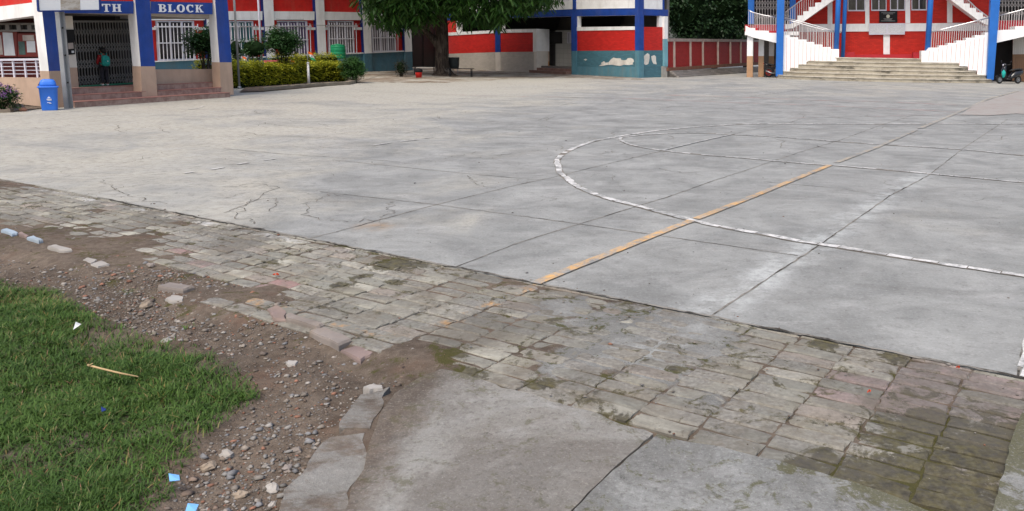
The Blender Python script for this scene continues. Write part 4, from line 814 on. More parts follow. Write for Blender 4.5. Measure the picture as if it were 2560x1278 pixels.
jam(72.3, 128.5, M_WHITEW, 'door_jamb'); jam(128.5, 154, paint('peach_paint', (.55, .40, .29), .6, .08), 'door_jamb'); jam(154, 170, paint('orange_paint', (.52, .24, .08), .6, .08), 'door_jamb')
B_('door_pier_base', [(1334.5, 129.5), (1341.2, 129), (1341.5, 182), (1334.5, 182)], -.01, .9, M_CREAM)
B_('pillar', [(1236.8, 45.5), (1249.4, 45), (1250.4, 130.6), (1238, 131)], -.03, .3, M_BLUE); B_('pillar_base', [(1238, 131), (1250.4, 130.6), (1251.2, 178), (1239, 177)], -.036, .31, M_CREAM)
B_('opening_jamb', [(1249.6, 46), (1257, 62), (1257, 74), (1249.6, 74)], .03, .2, M_WHITEW)
B_('red_panel', [(1060, 93), (1237.5, 83), (1237.5, 130.6), (1060, 136.5)], .02, .2, M_REDBRK); B_('cream_panel', [(1060, 136.7), (1238.5, 130.8), (1238.5, 178), (1060, 176)], .02, .2, M_CREAMBRK)
B_('sill', [(1060, 85), (1237.5, 75.5), (1237.5, 82.8), (1060, 92.6)], -.01, .26, M_WHITEW); B_('opening_jamb', [(1141, 52), (1148.5, 51.5), (1148.5, 81), (1141, 81)], .02, .25, M_WHITEW); B_('red_wall', [(1060, 50), (1141, 47), (1141, 81), (1060, 85)], .05, .2, M_RED)
m = MB(); w0 = B.location.copy(); fl_ = (PB.F(1341, 165).z)
sB = lambda x, y=150: (PB.F(x, y) - PB.p).dot(PB.d)
def boxB(mb, s0, s1, o0, o1, z0, z1, m_=0): mb.prism([PB.p + PB.d * s + Vector((0, 0, z)) - PB.n * o0 for s, z in ((s0, z0), (s1, z0), (s1, z1), (s0, z1))], -PB.n * (o1 - o0), m_)
zB = PB.F(1500, 38).z; sL, sR = sB(1060), sB(1592) + .1; OB = -(PB2.F(1668, 100, .1) - PB.p).dot(PB.n)
boxB(m, sL, sR - .2, .35, OB, 0, .42); m.build('floor', paint('damp_floor', (.13, .12, .11), .7, .2), B)
m = MB(); boxB(m, sB(1336), sB(1428.5), -.42, .34, 0, .16); boxB(m, sB(1341.5), sB(1428.5), .0, .345, .16, .31); m.build('door_steps', paint('red_oxide_step', (.22, .125, .10), .8, .2, dirt=.3), B)
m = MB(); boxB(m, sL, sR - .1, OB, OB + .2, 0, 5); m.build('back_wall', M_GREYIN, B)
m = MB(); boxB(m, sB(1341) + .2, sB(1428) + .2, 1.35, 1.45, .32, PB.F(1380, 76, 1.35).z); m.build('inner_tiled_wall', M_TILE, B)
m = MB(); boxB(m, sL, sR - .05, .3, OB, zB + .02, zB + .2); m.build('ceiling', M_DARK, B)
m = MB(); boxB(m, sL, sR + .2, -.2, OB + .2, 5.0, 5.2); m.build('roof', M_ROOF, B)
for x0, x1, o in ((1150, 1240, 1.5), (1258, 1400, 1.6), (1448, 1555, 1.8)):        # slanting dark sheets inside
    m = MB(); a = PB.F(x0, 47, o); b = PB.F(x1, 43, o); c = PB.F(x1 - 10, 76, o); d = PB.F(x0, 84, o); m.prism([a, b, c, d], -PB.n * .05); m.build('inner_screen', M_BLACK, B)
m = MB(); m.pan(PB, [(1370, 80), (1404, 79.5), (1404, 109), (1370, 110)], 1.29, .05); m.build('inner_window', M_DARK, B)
t = thing('wall_cabinet', 'narrow white cabinet on the tiled wall inside the doorway of the corner block', 'cabinet', PB.F(1422, 109, 1.2)); m = MB(); m.pan(PB, [(1418, 81), (1428, 80.5), (1428, 108), (1418, 109)], 1.2, .12); m.build('cabinet_body', M_FRAME, t); m = MB(); m.pan(PB, [(1421.5, 83), (1422.3, 83), (1422.3, 107), (1421.5, 107)], 1.194, .01); m.build('door_gap', M_BLACK, t)
# black sheet painting in the dark of the passage between the two wings
p0, p1 = PD.F(1032, 170), PB.F(1100, 172); PG = PL((p0 - p1) * .06 + p0, p1 - p0); t = thing('dark_passage', 'tall black sheet standing in for the dark passage behind the tree trunk', 'passage', PG.F(1060, 168))
m = MB(); m.pan(PG, [(1029, 40), (1090, 40), (1090, 168), (1029, 168)], .0, .06); m.build('passage_sheet', M_BLACK, t)
for x in (1031, 1058, 1086): m = MB(); m.bar(PG.F(x, 40, -.02), PG.F(x, 168, -.02), .06); m.build('passage_stile', M_BLACK, t)
# ---------- E: compound wall with red panels and a stepped stone foot
gE0, gE1 = G(1672, 193), G(1860, 181); PE = PL(gE0, gE1 - gE0)
M_EPOST = paint('shaded_weathered_post', (.34, .27, .24), .8, .15, dirt=.3)  # weathered cream, darkened: the trees' shade is put into the colour
E_ = thing('compound_wall', 'long compound wall of dark red brick panels with pale posts and coping', 'wall', PE.F(1760, 187))
yt = lambda x: np.interp(x, [1672, 1740, 1800, 1880, 1990], [96, 97, 98.5, 99.5, 101]); yc = lambda x: np.interp(x, [1672, 1740, 1880, 1990], [104, 104, 104.5, 105.5]); yr = lambda x: np.interp(x, [1672, 1780, 1880, 1990], [169, 162, 155, 149])
def Ew(nm, q, off, th, mat): m = MB(); m.pan(PE, q, off, th); return m.build(nm, mat, E_)
Ew('brick_panel', q(lambda x: yc(x), lambda x: yr(x) + 1, 1671, 1990), .0, .2, M_REDBRK2); Ew('coping', q(yt, yc, 1671, 1990), -.06, .32, M_EPOST)
for x in (1685, 1725.5, 1756.5, 1794, 1825, 1851, 1881, 1915): m = MB(); m.bar(PE.F(x, yc(x) + .2, -.02), PE.F(x + .6, yr(x) + .5, -.02), .14); m.build('post', M_EPOST, E_)
zs = PE.F(1700, yr(1700)).z; sE = lambda x, y: (PE.F(x, y) - PE.p).dot(PE.d); e0, e1 = sE(1671, 180), sE(1990, 175)
M_STONEB = brickpaint('weathered_stone_course', (.30, .275, .25), .9, .9, .6, .14, .3)
Ew('brown_band', q(lambda x: yr(x) + .5, lambda x: yr(x) + np.interp(x, [1655, 1780, 1990], [9, 7, 7]), 1671, 1990), -.10, .3, paint('brown_band_paint', (.19, .085, .055), .8, .15, dirt=.3))
m = MB()
for k in range(4):
    z = zs - .20 - .0 - k * (zs - .2) / 4; o = -.10 - .13 * (k + 1)
    m.prism([PE.p + PE.d * s - PE.n * o + Vector((0, 0, zz)) for s, zz in ((e0, 0), (e1, 0), (e1, z), (e0, z))], -PE.n * .35)
m.build('stepped_foot', M_STONEB, E_)
# ---------- C: block with the twin curved stairs and the broad concrete steps
M_CBLUE = paint('bright_blue_paint', (.022, .135, .46), .4, .08)
M_STAIRW = paint('stair_white_paint', (.84, .84, .83), .55, .04, dirt=.05)
M_MAROON = paint('red_plinth_paint', (.42, .025, .035), .5, .1)
M_REDC = brickpaint('orange_red_painted_brick', (.56, .026, .014), depth=.7)
PC = PL((7.7, 45.6), (1, -.2126))
C = thing('stair_block', 'red and white school block with twin outdoor stairs and blue columns above broad concrete steps', 'building', PC.F(2210, 150))
def C_(nm, q, off, th, mat, ms=None, par=None):
    m = MB(); m.pan(PC, q, off, th, 0, 1 if ms else 0); return m.build(nm, [mat, ms] if ms else mat, par or C)
def sC(x, y=120, o=0): return (PC.F(x, y, o) - PC.p).dot(PC.d)
def PCp(s, o, z): return PC.p + PC.d * s - PC.n * o + Vector((0, 0, z))
ZT = 1.22; BK = 3.0; NS = 6; RS = ZT / NS
# concrete steps bulging forward in the middle
n = NT('lit_step_edge'); p = n.pos(); M_CNOSE = n.fin(n.mix(n.rng(n.noise(p, 2, 8, .7), .4, .66), (.50, .465, .39), (.30, .27, .22)), .9, 0, .15)  # paler tread tops: the light they catch above the risers is painted in
ends = [(1940, 2482), (1953, 2467), (1975, 2442), (1995, 2418), (2016, 2398), (2076, 2305)]
for k, (xl, xr) in enumerate(ends):
    a, b = sC(xl, 185), sC(xr, 185); z1 = RS * (k + 1); fr = -2.15 + .37 * k; pts = []
    for i in range(25):
        u = i / 24; e = 1 - (2 * u - 1) ** 2; o = fr * (e ** .6) + .0 * (1 - e); pts.append(PCp(a + (b - a) * u, min(.25, o + .05 * k), 0))
    pts += [PCp(b, 2.0, 0), PCp(a, 2.0, 0)]
    m = MB(); m.prism(pts, (0, 0, z1 - .05)); st_ = m.build('concrete_step', M_CSTEP, C)
    ctr = sum(pts, Vector()) / len(pts); m = MB(); m.prism([Vector((q_.x, q_.y, z1 - .049)) + PC.n * (.035 if i < 25 else 0) for i, q_ in enumerate(pts)], (0, 0, .049)); m.build('step_nosing', M_CNOSE, st_)
aL, aR = sC(2060), sC(2380)
m = MB(); m.prism([PCp(aL, .3, 0), PCp(aR, .3, 0), PCp(aR, BK, 0), PCp(aL, BK, 0)], (0, 0, ZT - .003)); m.build('terrace', M_CSTEP, C)
# back wall
C_('red_wall', [(1985, -330), (2478, -330), (2478, 160), (1985, 160)], BK, .25, M_REDC)
C_('plinth', [(2060, 137.4), (2390, 135.5), (2390, 150), (2060, 150)], BK - .38, .4, M_MAROON)
m = MB(); m.pan(PC, [(2097, 130.5), (2137, 130.5), (2137, 150), (2097, 150)], BK - .85, .6); m.build('side_plinth', M_MAROON, C); m = MB(); m.pan(PC, [(2283, 131), (2330, 131), (2330, 150), (2283, 150)], BK - .85, .6); m.build('side_plinth', M_MAROON, C)
C_('white_beam', [(1985, 61), (2478, 57), (2478, 77), (1985, 80)], BK - .06, .1, M_WHITEW)
for x0, x1, y0, y1 in ((2069, 2081, -300, 60), (2163, 2173.5, -300, 60), (2263.5, 2275.5, -300, 58), (2368, 2381, -300, 57), (2208.5, 2224.5, 87, 136)): C_('pilaster', rect(x0, x1, y0, y0, y1, y1), BK - .055, .1, M_WHITEW)
for x0, x1 in ((2119, 2163), (2178, 2216.5), (2225, 2263), (2278.5, 2317)):
    f = MB(); yb = 25 - (x0 - 2119) * .012
    for a, b, c, d in ((x0, x1, yb, yb + 3.2), (x0, x0 + 2.2, -40, yb), (x1 - 2.2, x1, -40, yb), ((x0 + x1) / 2 - 1.3, (x0 + x1) / 2 + 1.3, -40, yb), (x0 + 2.2, (x0 + x1) / 2 - 1.3, -42, -38), ((x0 + x1) / 2 + 1.3, x1 - 2.2, -42, -38)): f.pan(PC, rect(a, b, c, c, d, d), BK - .05, .1)
    fr = f.build('window', M_FRAME, C); C_('pane', rect(x0 + 1, x1 - 1, -40, -40, yb + .5, yb + .5), BK - .02, .015, M_GL_G, None, fr)
t = thing('plaque', 'black stone plaque with a pale round emblem above the notice board', 'plaque', PC.F(2220, 56, BK - .1))
m = MB(); m.pan(PC, [(2198, 28), (2243.5, 27.4), (2243.5, 56.5), (2198, 57)], BK - .06, .05); m.build('stone_slab', M_BLACK, t)
m = MB(); cpt = PC.F(2220, 41, BK - .066); uz = Vector((0, 0, 1)); m.prism([cpt + PC.d * math.cos(i / 16 * 6.283) * .10 + uz * math.sin(i / 16 * 6.283) * .10 for i in range(16)], -PC.n * .006); m.build('emblem', paint('pale_gold', (.55, .53, .42), .5, .2), t)
for (x0, x1, y) in ((2203, 2238, 31.5), (2208, 2233, 34.5), (2209, 2231, 46.5), (2211, 2229, 49.2), (2203, 2238, 52)):
    m = MB(); m.pan(PC, rect(x0, x1, y, y, y + .9, y + .9), BK - .066, .006); m.build('engraved_line', paint('engraving', (.30, .30, .29), .6, .2) if 'engraving' not in bpy.data.materials else bpy.data.materials['engraving'], t)
t = thing('notice_board', 'wide pale two-panel notice case covered in printed sheets under the black plaque', 'notice board', PC.F(2218, 87, BK - .2))
m = MB(); m.pan(PC, [(2173, 59), (2263, 58.2), (2262, 86.5), (2172.5, 87)], BK - .18, .12); m.build('case_frame', M_FRAME, t)
n = NT('printed_sheets'); u = n.uv(); x = n.n('ShaderNodeSeparateXYZ'); n.link(u, x.inputs[0]); lines = n.math('MULTIPLY', n.rng(n.math('FRACT', n.math('MULTIPLY', x.outputs[1], 22.0)), .35, .5), n.rng(n.noise(n.scale(u, (9, 40, 1)), 1.0, 2), .45, .55))
M_SHEETS = n.fin(n.mix(n.math('MULTIPLY', lines, .5), (.60, .61, .63), (.25, .26, .29)), .25, 0, .5)
for x0, x1 in ((2176, 2216), (2219.5, 2259.5)): m = MB(); m.pan(PC, rect(x0, x1, 62, 61.6, 83.5, 83), BK - .186, .01); m.build('sheet_panel', M_SHEETS, t)
# blue columns
M_RND = M_CBLUE
def rcol(xt, xb, yb, w_, off):
    b = PC.F(xb, yb, off); s_ = sC(xb, yb, off); m = MB(); r = w_ / 2 / FPX * b.y; m.tube([PCp(s_, off, ZT - .05), PCp(s_, off, 7)], r, 0, 20); m.build('round_column', M_RND, C)
rcol(2094, 2090.5, 123, 12.5, .75); rcol(2112, 2107.5, 124, 10, 1.6); rcol(2326, 2319, 124, 13.5, .75)
C_('square_column', [(1945, -330), (1964, -330), (1960.7, 0), (1957, 186), (1956.8, 190), (1939.3, 191), (1939.5, 187), (1942.5, 0)], -.18, .42, M_CBLUE)
C_('square_column', [(2492, -330), (2517, -330), (2500.4, 0), (2484.5, 196), (2484, 200), (2467, 199), (2467.5, 195), (2477.4, 0)], -.18, .42, M_CBLUE)
C_('square_column', [(1871, -300), (1886, -300), (1885, 60), (1870, 60)], 2.6, .4, M_CBLUE); C_('square_column', [(1976, -300), (1991, -300), (1989, 62), (1974, 62)], 2.7, .3, M_CBLUE)
# first flights: white stringer walls with red seams and steel rails
Z7 = lambda x, y: (1800 + x / 4.26, y / 4.26); Z8 = lambda x, y: (2160 + x / 4.26, y / 4.26)
M_SEAM = paint('red_seam', (.55, .06, .05), .6, .1)
def flight(tops, bots, zz, side):
    out = []
    for (xa, xb, y) in tops: out += [zz(xa, y), zz(xb, y)]
    for p_ in bots: out.append(zz(*p_))
    w_ = C_('stair_wall', out, .12, .9, M_STAIRW); 
    return w_
wL = flight([(668, 742, 375), (742, 830, 397), (830, 920, 422), (920, 1003, 448), (1003, 1091, 475), (1091, 1181, 502), (1181, 1268, 524)], [(1268, 618), (1241, 622), (1241, 655), (922, 656), (920, 690), (834, 690), (832, 727), (745, 730), (743, 768), (662, 770)], Z7, 0)
wR = flight([(612, 670, 541), (700, 800, 508), (800, 893, 485), (893, 985, 460), (985, 1085, 432), (1085, 1183, 403), (1183, 1287, 376), (1287, 1335, 346)], [(1302, 800), (1205, 795), (1203, 752), (1108, 750), (1106, 708), (1015, 705), (1012, 670), (612, 664)], Z8, 1)
m = MB()
for x, y0, y1 in ((712, 402, 755), (754, 412, 722), (798, 408, 720), (842, 438, 684), (885, 432, 684), (925, 458, 648), (970, 456, 648), (1012, 484, 648), (1056, 482, 647), (1098, 512, 646), (1142, 512, 646), (1184, 534, 645)):
    m = MB(); m.pan(PC, [Z7(x - 1.6, y0), Z7(x + 1.6, y0), Z7(x - 2.4, y1), Z7(x - 5.6, y1)], .117, .02); m.build('red_seam', M_SEAM, wL)
for x, y0, y1 in ((696, 545, 655), (745, 545, 656), (792, 520, 656), (841, 515, 658), (887, 490, 660), (936, 490, 660), (985, 470, 660), (1034, 465, 695), (1082, 440, 698), (1132, 440, 740), (1180, 420, 740), (1230, 410, 785), (1280, 400, 786)):
    dx = (y1 - y0) * .07; m = MB(); m.pan(PC, [Z8(x - 1.6, y0), Z8(x + 1.6, y0), Z8(x + 1.6 - dx, y1), Z8(x - 1.6 - dx, y1)], .117, .02); m.build('red_seam', M_SEAM, wR)
def yatt(tops, x):
    for a, b, y in tops:
        if a <= x <= b: return y
    return None
def railing(rail, base, zz, off, step, name='stair_railing', mat=None, two=None):
    m = MB(); xs = [p_[0] for p_ in rail]; ys = [p_[1] for p_ in rail]; x = xs[0] + 6
    while x < xs[-1] - 2:
        y0 = np.interp(x, xs, ys); y1 = base(x)
        if y1 and y1 > y0 + 8: m.bar(PC.F(*zz(x, y0), off), PC.F(*zz(x - (y1 - y0) * (.01 if zz is Z7 else .06), y1), off), .026)
        x += step
    r_ = m.build(name, M_BALU, C); r2 = MB(); r2.tube([PC.F(*zz(*p_), off) for p_ in rail], .032, 0, 8); r2.build('handrail', M_CHROME, r_)
TL = [(668, 742, 375), (742, 830, 397), (830, 920, 422), (920, 1003, 448), (1003, 1091, 475), (1091, 1181, 502), (1181, 1268, 524)]
TR = [(612, 670, 541), (670, 800, 508), (800, 893, 485), (893, 985, 460), (985, 1085, 432), (1085, 1183, 403), (1183, 1287, 376), (1287, 1340, 346)]
railing([(690, 207), (800, 235), (900, 264), (1000, 292), (1100, 318), (1215, 346)], lambda x: yatt(TL, x), Z7, .2, 21)
railing([(690, 190), (850, 230), (1000, 270), (1150, 315), (1290, 348)], lambda x: (yatt(TL, min(x, 1260)) or 500) - 4, Z7, 1.0, 30)
railing([(720, 340), (850, 310), (1000, 272), (1150, 235), (1342, 186)], lambda x: yatt(TR, x), Z8, .2, 24)
# upper curved part beyond the square columns
C_('landing_wall', [Z7(272, 275), Z7(318, 298), Z7(375, 300), Z7(376, 325), Z7(520, 328), Z7(521, 350), Z7(612, 352), Z7(612, 462), Z7(460, 425), Z7(350, 400), Z7(285, 375), Z7(270, 370)], .35, 1.3, M_STAIRW)
C_('landing_wall', [Z8(1420, 322), Z8(1610, 315), Z8(1611, 280), Z8(1900, 276), Z8(1900, 335), Z8(1704, 390), Z8(1412, 457)], .35, 1.3, M_STAIRW)
for x0, x1, y0, y1 in ((293, 320, 276, 297), (376, 402, 300, 325), (521, 606, 330, 350)): C_('red_tread', [Z7(x0, y0), Z7(x1, y0), Z7(x1, y1), Z7(x0, y1)], .40, 1.1, M_MAROON)
railing([(300, 108), (340, 130), (450, 160), (530, 175), (612, 190)], lambda x: 298 if x < 375 else 325 if x < 520 else 350, Z7, .45, 19)
railing([(1435, 166), (1560, 138), (1704, 100), (1900, 55)], lambda x: 320 if x < 1610 else 278, Z8, .45, 27)
for x0, x1, yt_, yb_, o in ((287, 349, 385, 822, .5), (410, 466, 410, 808, 1.3), (520, 575, 430, 700, 2.2)):
    a, b = Z7(x0, 598), Z7(x1, 598); pp = MB(); pp.pan(PC, [Z7(x0 + 2, yt_), Z7(x1 + 2, yt_), b, a], o, .3); s_ = pp.build('landing_column', M_WHITEW, C); pp = MB(); pp.pan(PC, [a, b, Z7(x1 - 1, yb_ + 12), Z7(x0 - 4, yb_ + 12)], o - .005, .31); pp.build('column_base', paint('tan_column_paint', (.40, .24, .135), .6, .1) if 'tan_column_paint' not in bpy.data.materials else bpy.data.materials['tan_column_paint'], s_)
# second flights rising back towards the middle
f2 = C_('upper_flight', [Z7(825, 212), Z7(826, 166), Z7(885, 165), Z7(886, 122), Z7(948, 120), Z7(949, 75), Z7(1012, 72), Z7(1013, 30), Z7(1080, 26), Z7(1081, -15), Z7(1150, -18), Z7(1151, -60), Z7(1300, -62), Z7(1212, 0), Z7(880, 236), Z7(770, 302), Z7(690, 310), Z7(690, 258), Z7(750, 258)], 1.5, 1.1, M_WHITEW)
C_('upper_flight', [Z8(860, -50), Z8(1000, -52), Z8(1001, -5), Z8(1060, -3), Z8(1061, 37), Z8(1125, 38), Z8(1126, 84), Z8(1195, 86), Z8(1196, 131), Z8(1266, 134), Z8(1267, 178), Z8(1342, 186), Z8(1320, 275), Z8(1210, 212), Z8(925, 2)], 1.5, 1.1, M_WHITEW)
U2 = [(690, 826, 212), (826, 885, 165), (885, 948, 120), (948, 1012, 72), (1012, 1080, 28)]
railing([(697, 130), (870, 0), (1010, -105)], lambda x: yatt(U2, x), Z7, 1.6, 24, 'upper_railing')
V2 = [(1061, 1060, -4), (1060, 1125, 37), (1125, 1195, 85), (1195, 1266, 132), (1266, 1342, 180)]
railing([(1062, -40), (1110, 2), (1200, 90), (1342, 196)], lambda x: yatt(V2, x) , Z8, 1.6, 20, 'upper_railing')
# lattice gates on the upper floor, dark bay under the right landing
M_LAT = paint('pale_lattice_steel', (.40, .37, .35), .5, .1, bump=0)
fold_gate(PC, 2.9, [(1885, -60), (1976, -60), (1976, 62), (1885, 62)], 13, ((.08, .2), (.3, .42), (.5, .6), (.6, .7), (.78, .88)), C, M_LAT, .014)
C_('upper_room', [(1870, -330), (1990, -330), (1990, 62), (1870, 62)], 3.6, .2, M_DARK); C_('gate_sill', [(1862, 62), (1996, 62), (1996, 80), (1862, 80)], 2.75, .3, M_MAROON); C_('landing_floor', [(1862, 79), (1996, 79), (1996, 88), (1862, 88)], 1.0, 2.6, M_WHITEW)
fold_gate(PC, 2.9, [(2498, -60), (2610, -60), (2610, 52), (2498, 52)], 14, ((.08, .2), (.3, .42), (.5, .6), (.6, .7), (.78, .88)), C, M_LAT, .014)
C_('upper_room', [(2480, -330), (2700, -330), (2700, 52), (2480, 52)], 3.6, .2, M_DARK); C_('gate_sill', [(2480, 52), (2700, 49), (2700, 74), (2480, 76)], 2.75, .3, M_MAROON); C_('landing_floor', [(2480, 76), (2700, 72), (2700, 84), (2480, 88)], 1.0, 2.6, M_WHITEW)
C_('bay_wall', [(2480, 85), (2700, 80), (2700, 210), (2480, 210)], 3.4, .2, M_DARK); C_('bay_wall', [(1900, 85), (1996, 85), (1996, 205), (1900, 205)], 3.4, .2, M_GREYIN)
M_SHUT = brickpaint('shutter_rib', (.50, .48, .45), .5, .9, .11, 9, .1); M_SHUTB = brickpaint('brown_shutter_rib', (.20, .11, .06), .5, .9, .11, 9, .1)
C_('shutter', [(2533, 92), (2700, 88), (2700, 134), (2532, 136)], 2.2, .08, M_SHUT); C_('shutter_base', [(2532, 136), (2700, 134), (2700, 212), (2531, 202)], 2.19, .09, M_SHUTB)
m = MB(); m.prism([PCp(sC(1862), -.1, 7), PCp(sC(2720), -.1, 7), PCp(sC(2720), 9, 7), PCp(sC(1862), 9, 7)], (0, 0, .3)); m.build('roof', M_ROOF, C)
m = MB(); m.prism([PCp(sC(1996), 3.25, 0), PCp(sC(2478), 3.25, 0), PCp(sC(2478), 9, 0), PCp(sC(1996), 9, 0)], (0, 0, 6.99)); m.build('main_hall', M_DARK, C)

# ================================================================ TREES AND PLANTS
def leafmat(name, a, b, tr=.25):
    n = NT(name); c = n.mix(n.attr(), a, b); c = n.mix(n.math('MULTIPLY', n.rng(n.noise(n.pos(), 1.2, 4), .4, .65), .35), c, tuple(Vector(a) * .6))
    n.fin(c, .5, 0, .3); d = n.n('ShaderNodeBsdfTranslucent'); n.link(c, d.inputs['Color']); mx = n.n('ShaderNodeMixShader'); mx.inputs[0].default_value = tr
    o = n.t.nodes['Material Output']; n.link(n.b.outputs[0], mx.inputs[1]); n.link(d.outputs[0], mx.inputs[2]); n.link(mx.outputs[0], o.inputs['Surface']); return n.mat
M_LEAF = leafmat('long_leaf', (.012, .046, .008), (.055, .140, .020)); M_CON = leafmat('dark_conifer_leaf', (.012, .034, .014), (.040, .090, .030)); M_SHR = leafmat('round_shrub_leaf', (.014, .050, .012), (.045, .115, .025))
M_HDG = leafmat('golden_hedge_leaf', (.130, .175, .012), (.56, .53, .035), .35); M_SHRL = leafmat('ball_bush_leaf', (.022, .075, .014), (.070, .165, .035)); M_GREYL = leafmat('dusty_shrub_leaf', (.030, .036, .024), (.085, .090, .060))
n = NT('bark'); p = n.pos(); h = n.noise(n.scale(p, (1, 1, .22)), 9, 8, .7, .6); c = n.mix(n.rng(h, .35, .65), (.026, .020, .016), (.090, .070, .054)); c = n.mix(n.math('MULTIPLY', n.rng(n.noise(p, 1.7, 5), .56, .66), .6), c, (.22, .19, .16)); n.bump(h, .9, .05); M_BARK = n.fin(c, .95, 0, .1)
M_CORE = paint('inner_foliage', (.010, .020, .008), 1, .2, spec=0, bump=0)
def leaves(centers, n_per, spread, L, W_, droop, r, fold=.25):
    K = len(centers); idx = np.repeat(np.arange(K), n_per); m = len(idx); c = np.array(centers)[idx] + r.normal(0, 1, (m, 3)) * np.array(spread); th = r.uniform(0, 2 * np.pi, m)
    ax = np.stack([np.cos(th), np.sin(th), r.normal(-droop, .35, m)], 1); ax /= np.linalg.norm(ax, axis=1)[:, None]; sd = np.cross(ax, [0, 0, 1.0]); sd /= np.linalg.norm(sd, axis=1)[:, None] + 1e-9
    roll = r.normal(0, .5, m)[:, None]; nr = np.cross(sd, ax); sd = sd * np.cos(roll) + nr * np.sin(roll); l = (L * r.uniform(.6, 1.25, m))[:, None]; w_ = (W_ * r.uniform(.7, 1.2, m))[:, None]; dn = np.array([0, 0, -1.0]) * l * .18
    V = np.stack([c, c + ax * l * .35 + sd * w_, c + ax * l * .75 + sd * w_ * .8 + dn * .5, c + ax * l + dn, c + ax * l * .75 - sd * w_ * .8 + dn * .5, c + ax * l * .35 - sd * w_], 1).reshape(-1, 3)
    i = np.arange(m)[:, None] * 6; F = np.concatenate([i + [0, 1, 2, 3], i + [0, 3, 4, 5]], 0); tone = np.clip(r.uniform(0, 1, m) * .7 + r.uniform(0, .5, K)[idx] - .1, 0, 1)
    return V, F, np.repeat(np.tile(tone, 2)[:, None], 3, 1)
def blobshell(c, rad, k, r, lo=.55, hi=1.0, zmin=-1):
    d = r.normal(0, 1, (k * 3, 3)); d /= np.linalg.norm(d, axis=1)[:, None]; d = d[d[:, 2] > zmin][:k]; return np.array(c) + d * np.array(rad) * r.uniform(lo, hi, (len(d), 1))
def merge(parts):
    V = []; F = []; C_ = []; o = 0
    for v, f, c in parts: V.append(v); F.append(f + o); C_.append(c); o += len(v)
    return np.concatenate(V), np.concatenate(F), np.concatenate(C_)
R5 = np.random.default_rng(21)
# the big tree by the dark passage
T0 = G(1108, 189); t = thing('shade_tree', 'large shade tree with a flared trunk and long drooping leaves, benches at its foot', 'tree', T0)
def TP(x, y, dy=0): return Vector((0, 0, EYE)) + ray(x, y) * ((T0.y + dy) / ray(x, y).y)
tr = MB(); rings = []
for y, w_, x in ((193, 74, 1110), (189, 62, 1110), (184, 48, 1108), (176, 40, 1106), (165, 35.5, 1104), (150, 33, 1104), (132, 32, 1105), (110, 31, 1105), (90, 30, 1105), (70, 30, 1104), (45, 29, 1103), (20, 27, 1104), (-20, 24, 1106)):
    c = TP(x, y); rr = w_ / 2 / FPX * T0.y; seg = 18
    rings.append([c + Vector((math.cos(a) * rr * (1 + (.16 * math.sin(a * 5 + 1) + .08 * math.sin(a * 3)) * max(.25, min(1, (y - 140) / 45))), math.sin(a) * rr * .95 * (1 + .10 * math.sin(a * 4)), 0)) for a in [6.283 * i / seg for i in range(seg)]])
tr.ring(rings)
def limb(mb, pts, r0, r1):
    P_ = smooth([Vector(p_) for p_ in pts], 4); mb.tube(P_, [r0 + (r1 - r0) * i / (len(P_) - 1) for i in range(len(P_))], 0, 9)
limb(tr, [TP(1100, 118), TP(1086, 100), TP(1070, 85), TP(1050, 60, -.6), TP(1015, 30, -1)], .26, .09)
for ex in ((1000, -30, -2), (950, -60, 1.5), (1180, -20, -2), (1260, -50, .5), (1220, -10, 2.5), (1110, -160, 0), (1050, -90, 3), (1140, -60, -3)): limb(tr, [TP(1104, 20), TP((1104 + ex[0]) / 2, ex[1] / 2 + 15, ex[2] * .4), TP(*ex)], .22, .06)
tr.build('trunk', M_BARK, t)
def cl(lst, n_per, spread, L, W_, dr): return leaves([TP(*q) for q in lst], n_per, spread, L, W_, dr, R5)
low = []
for x, yl in ((925, 40), (940, 58), (955, 28), (968, 72), (975, 48), (990, 35), (1000, 62), (1012, 40), (1025, 66), (1040, 74), (1052, 60), (1062, 40), (1075, 55), (1090, 30), (1120, 28), (1135, 45), (1150, 58), (1165, 66), (1180, 55), (1195, 62), (1210, 66), (1222, 58), (1235, 55), (1248, 60), (1255, 45), (1265, 30), (1278, 36), (1290, 24), (1300, 30), (1318, 12), (1335, 15), (1352, 5), (1368, 2), (1240, 70), (1225, 68), (915, 20), (1310, 38), (1325, 30), (1342, 24), (1360, 16), (1375, 8), (1295, 42), (985, 84), (975, 78)):
    for d_ in (-1.6, .2, 1.8): low.append((x + R5.normal(0, 5), yl - 24 + R5.normal(0, 4), d_ + R5.normal(0, .4)))
mid = [(R5.uniform(930, 1320), R5.uniform(-45, 18), R5.uniform(-3, 3)) for _ in range(120)]
mid = [q for q in mid if q[1] < 25 - 60 * ((q[0] - 1130) / 230) ** 2 + 12]
cc = TP(1120, -150); P1 = cl(low, 34, (.26, .26, .22), .46, .042, .95); P2 = cl(mid, 48, (.40, .40, .28), .46, .048, .6); P3 = leaves(blobshell(cc, (6.6, 6.0, 3.2), 300, R5, .35, 1.0), 40, (.7, .7, .4), .50, .09, .3, R5)
V, F, Cc = merge([P1, P2, P3]); raw('crown', V, F, M_LEAF, t, Cc)
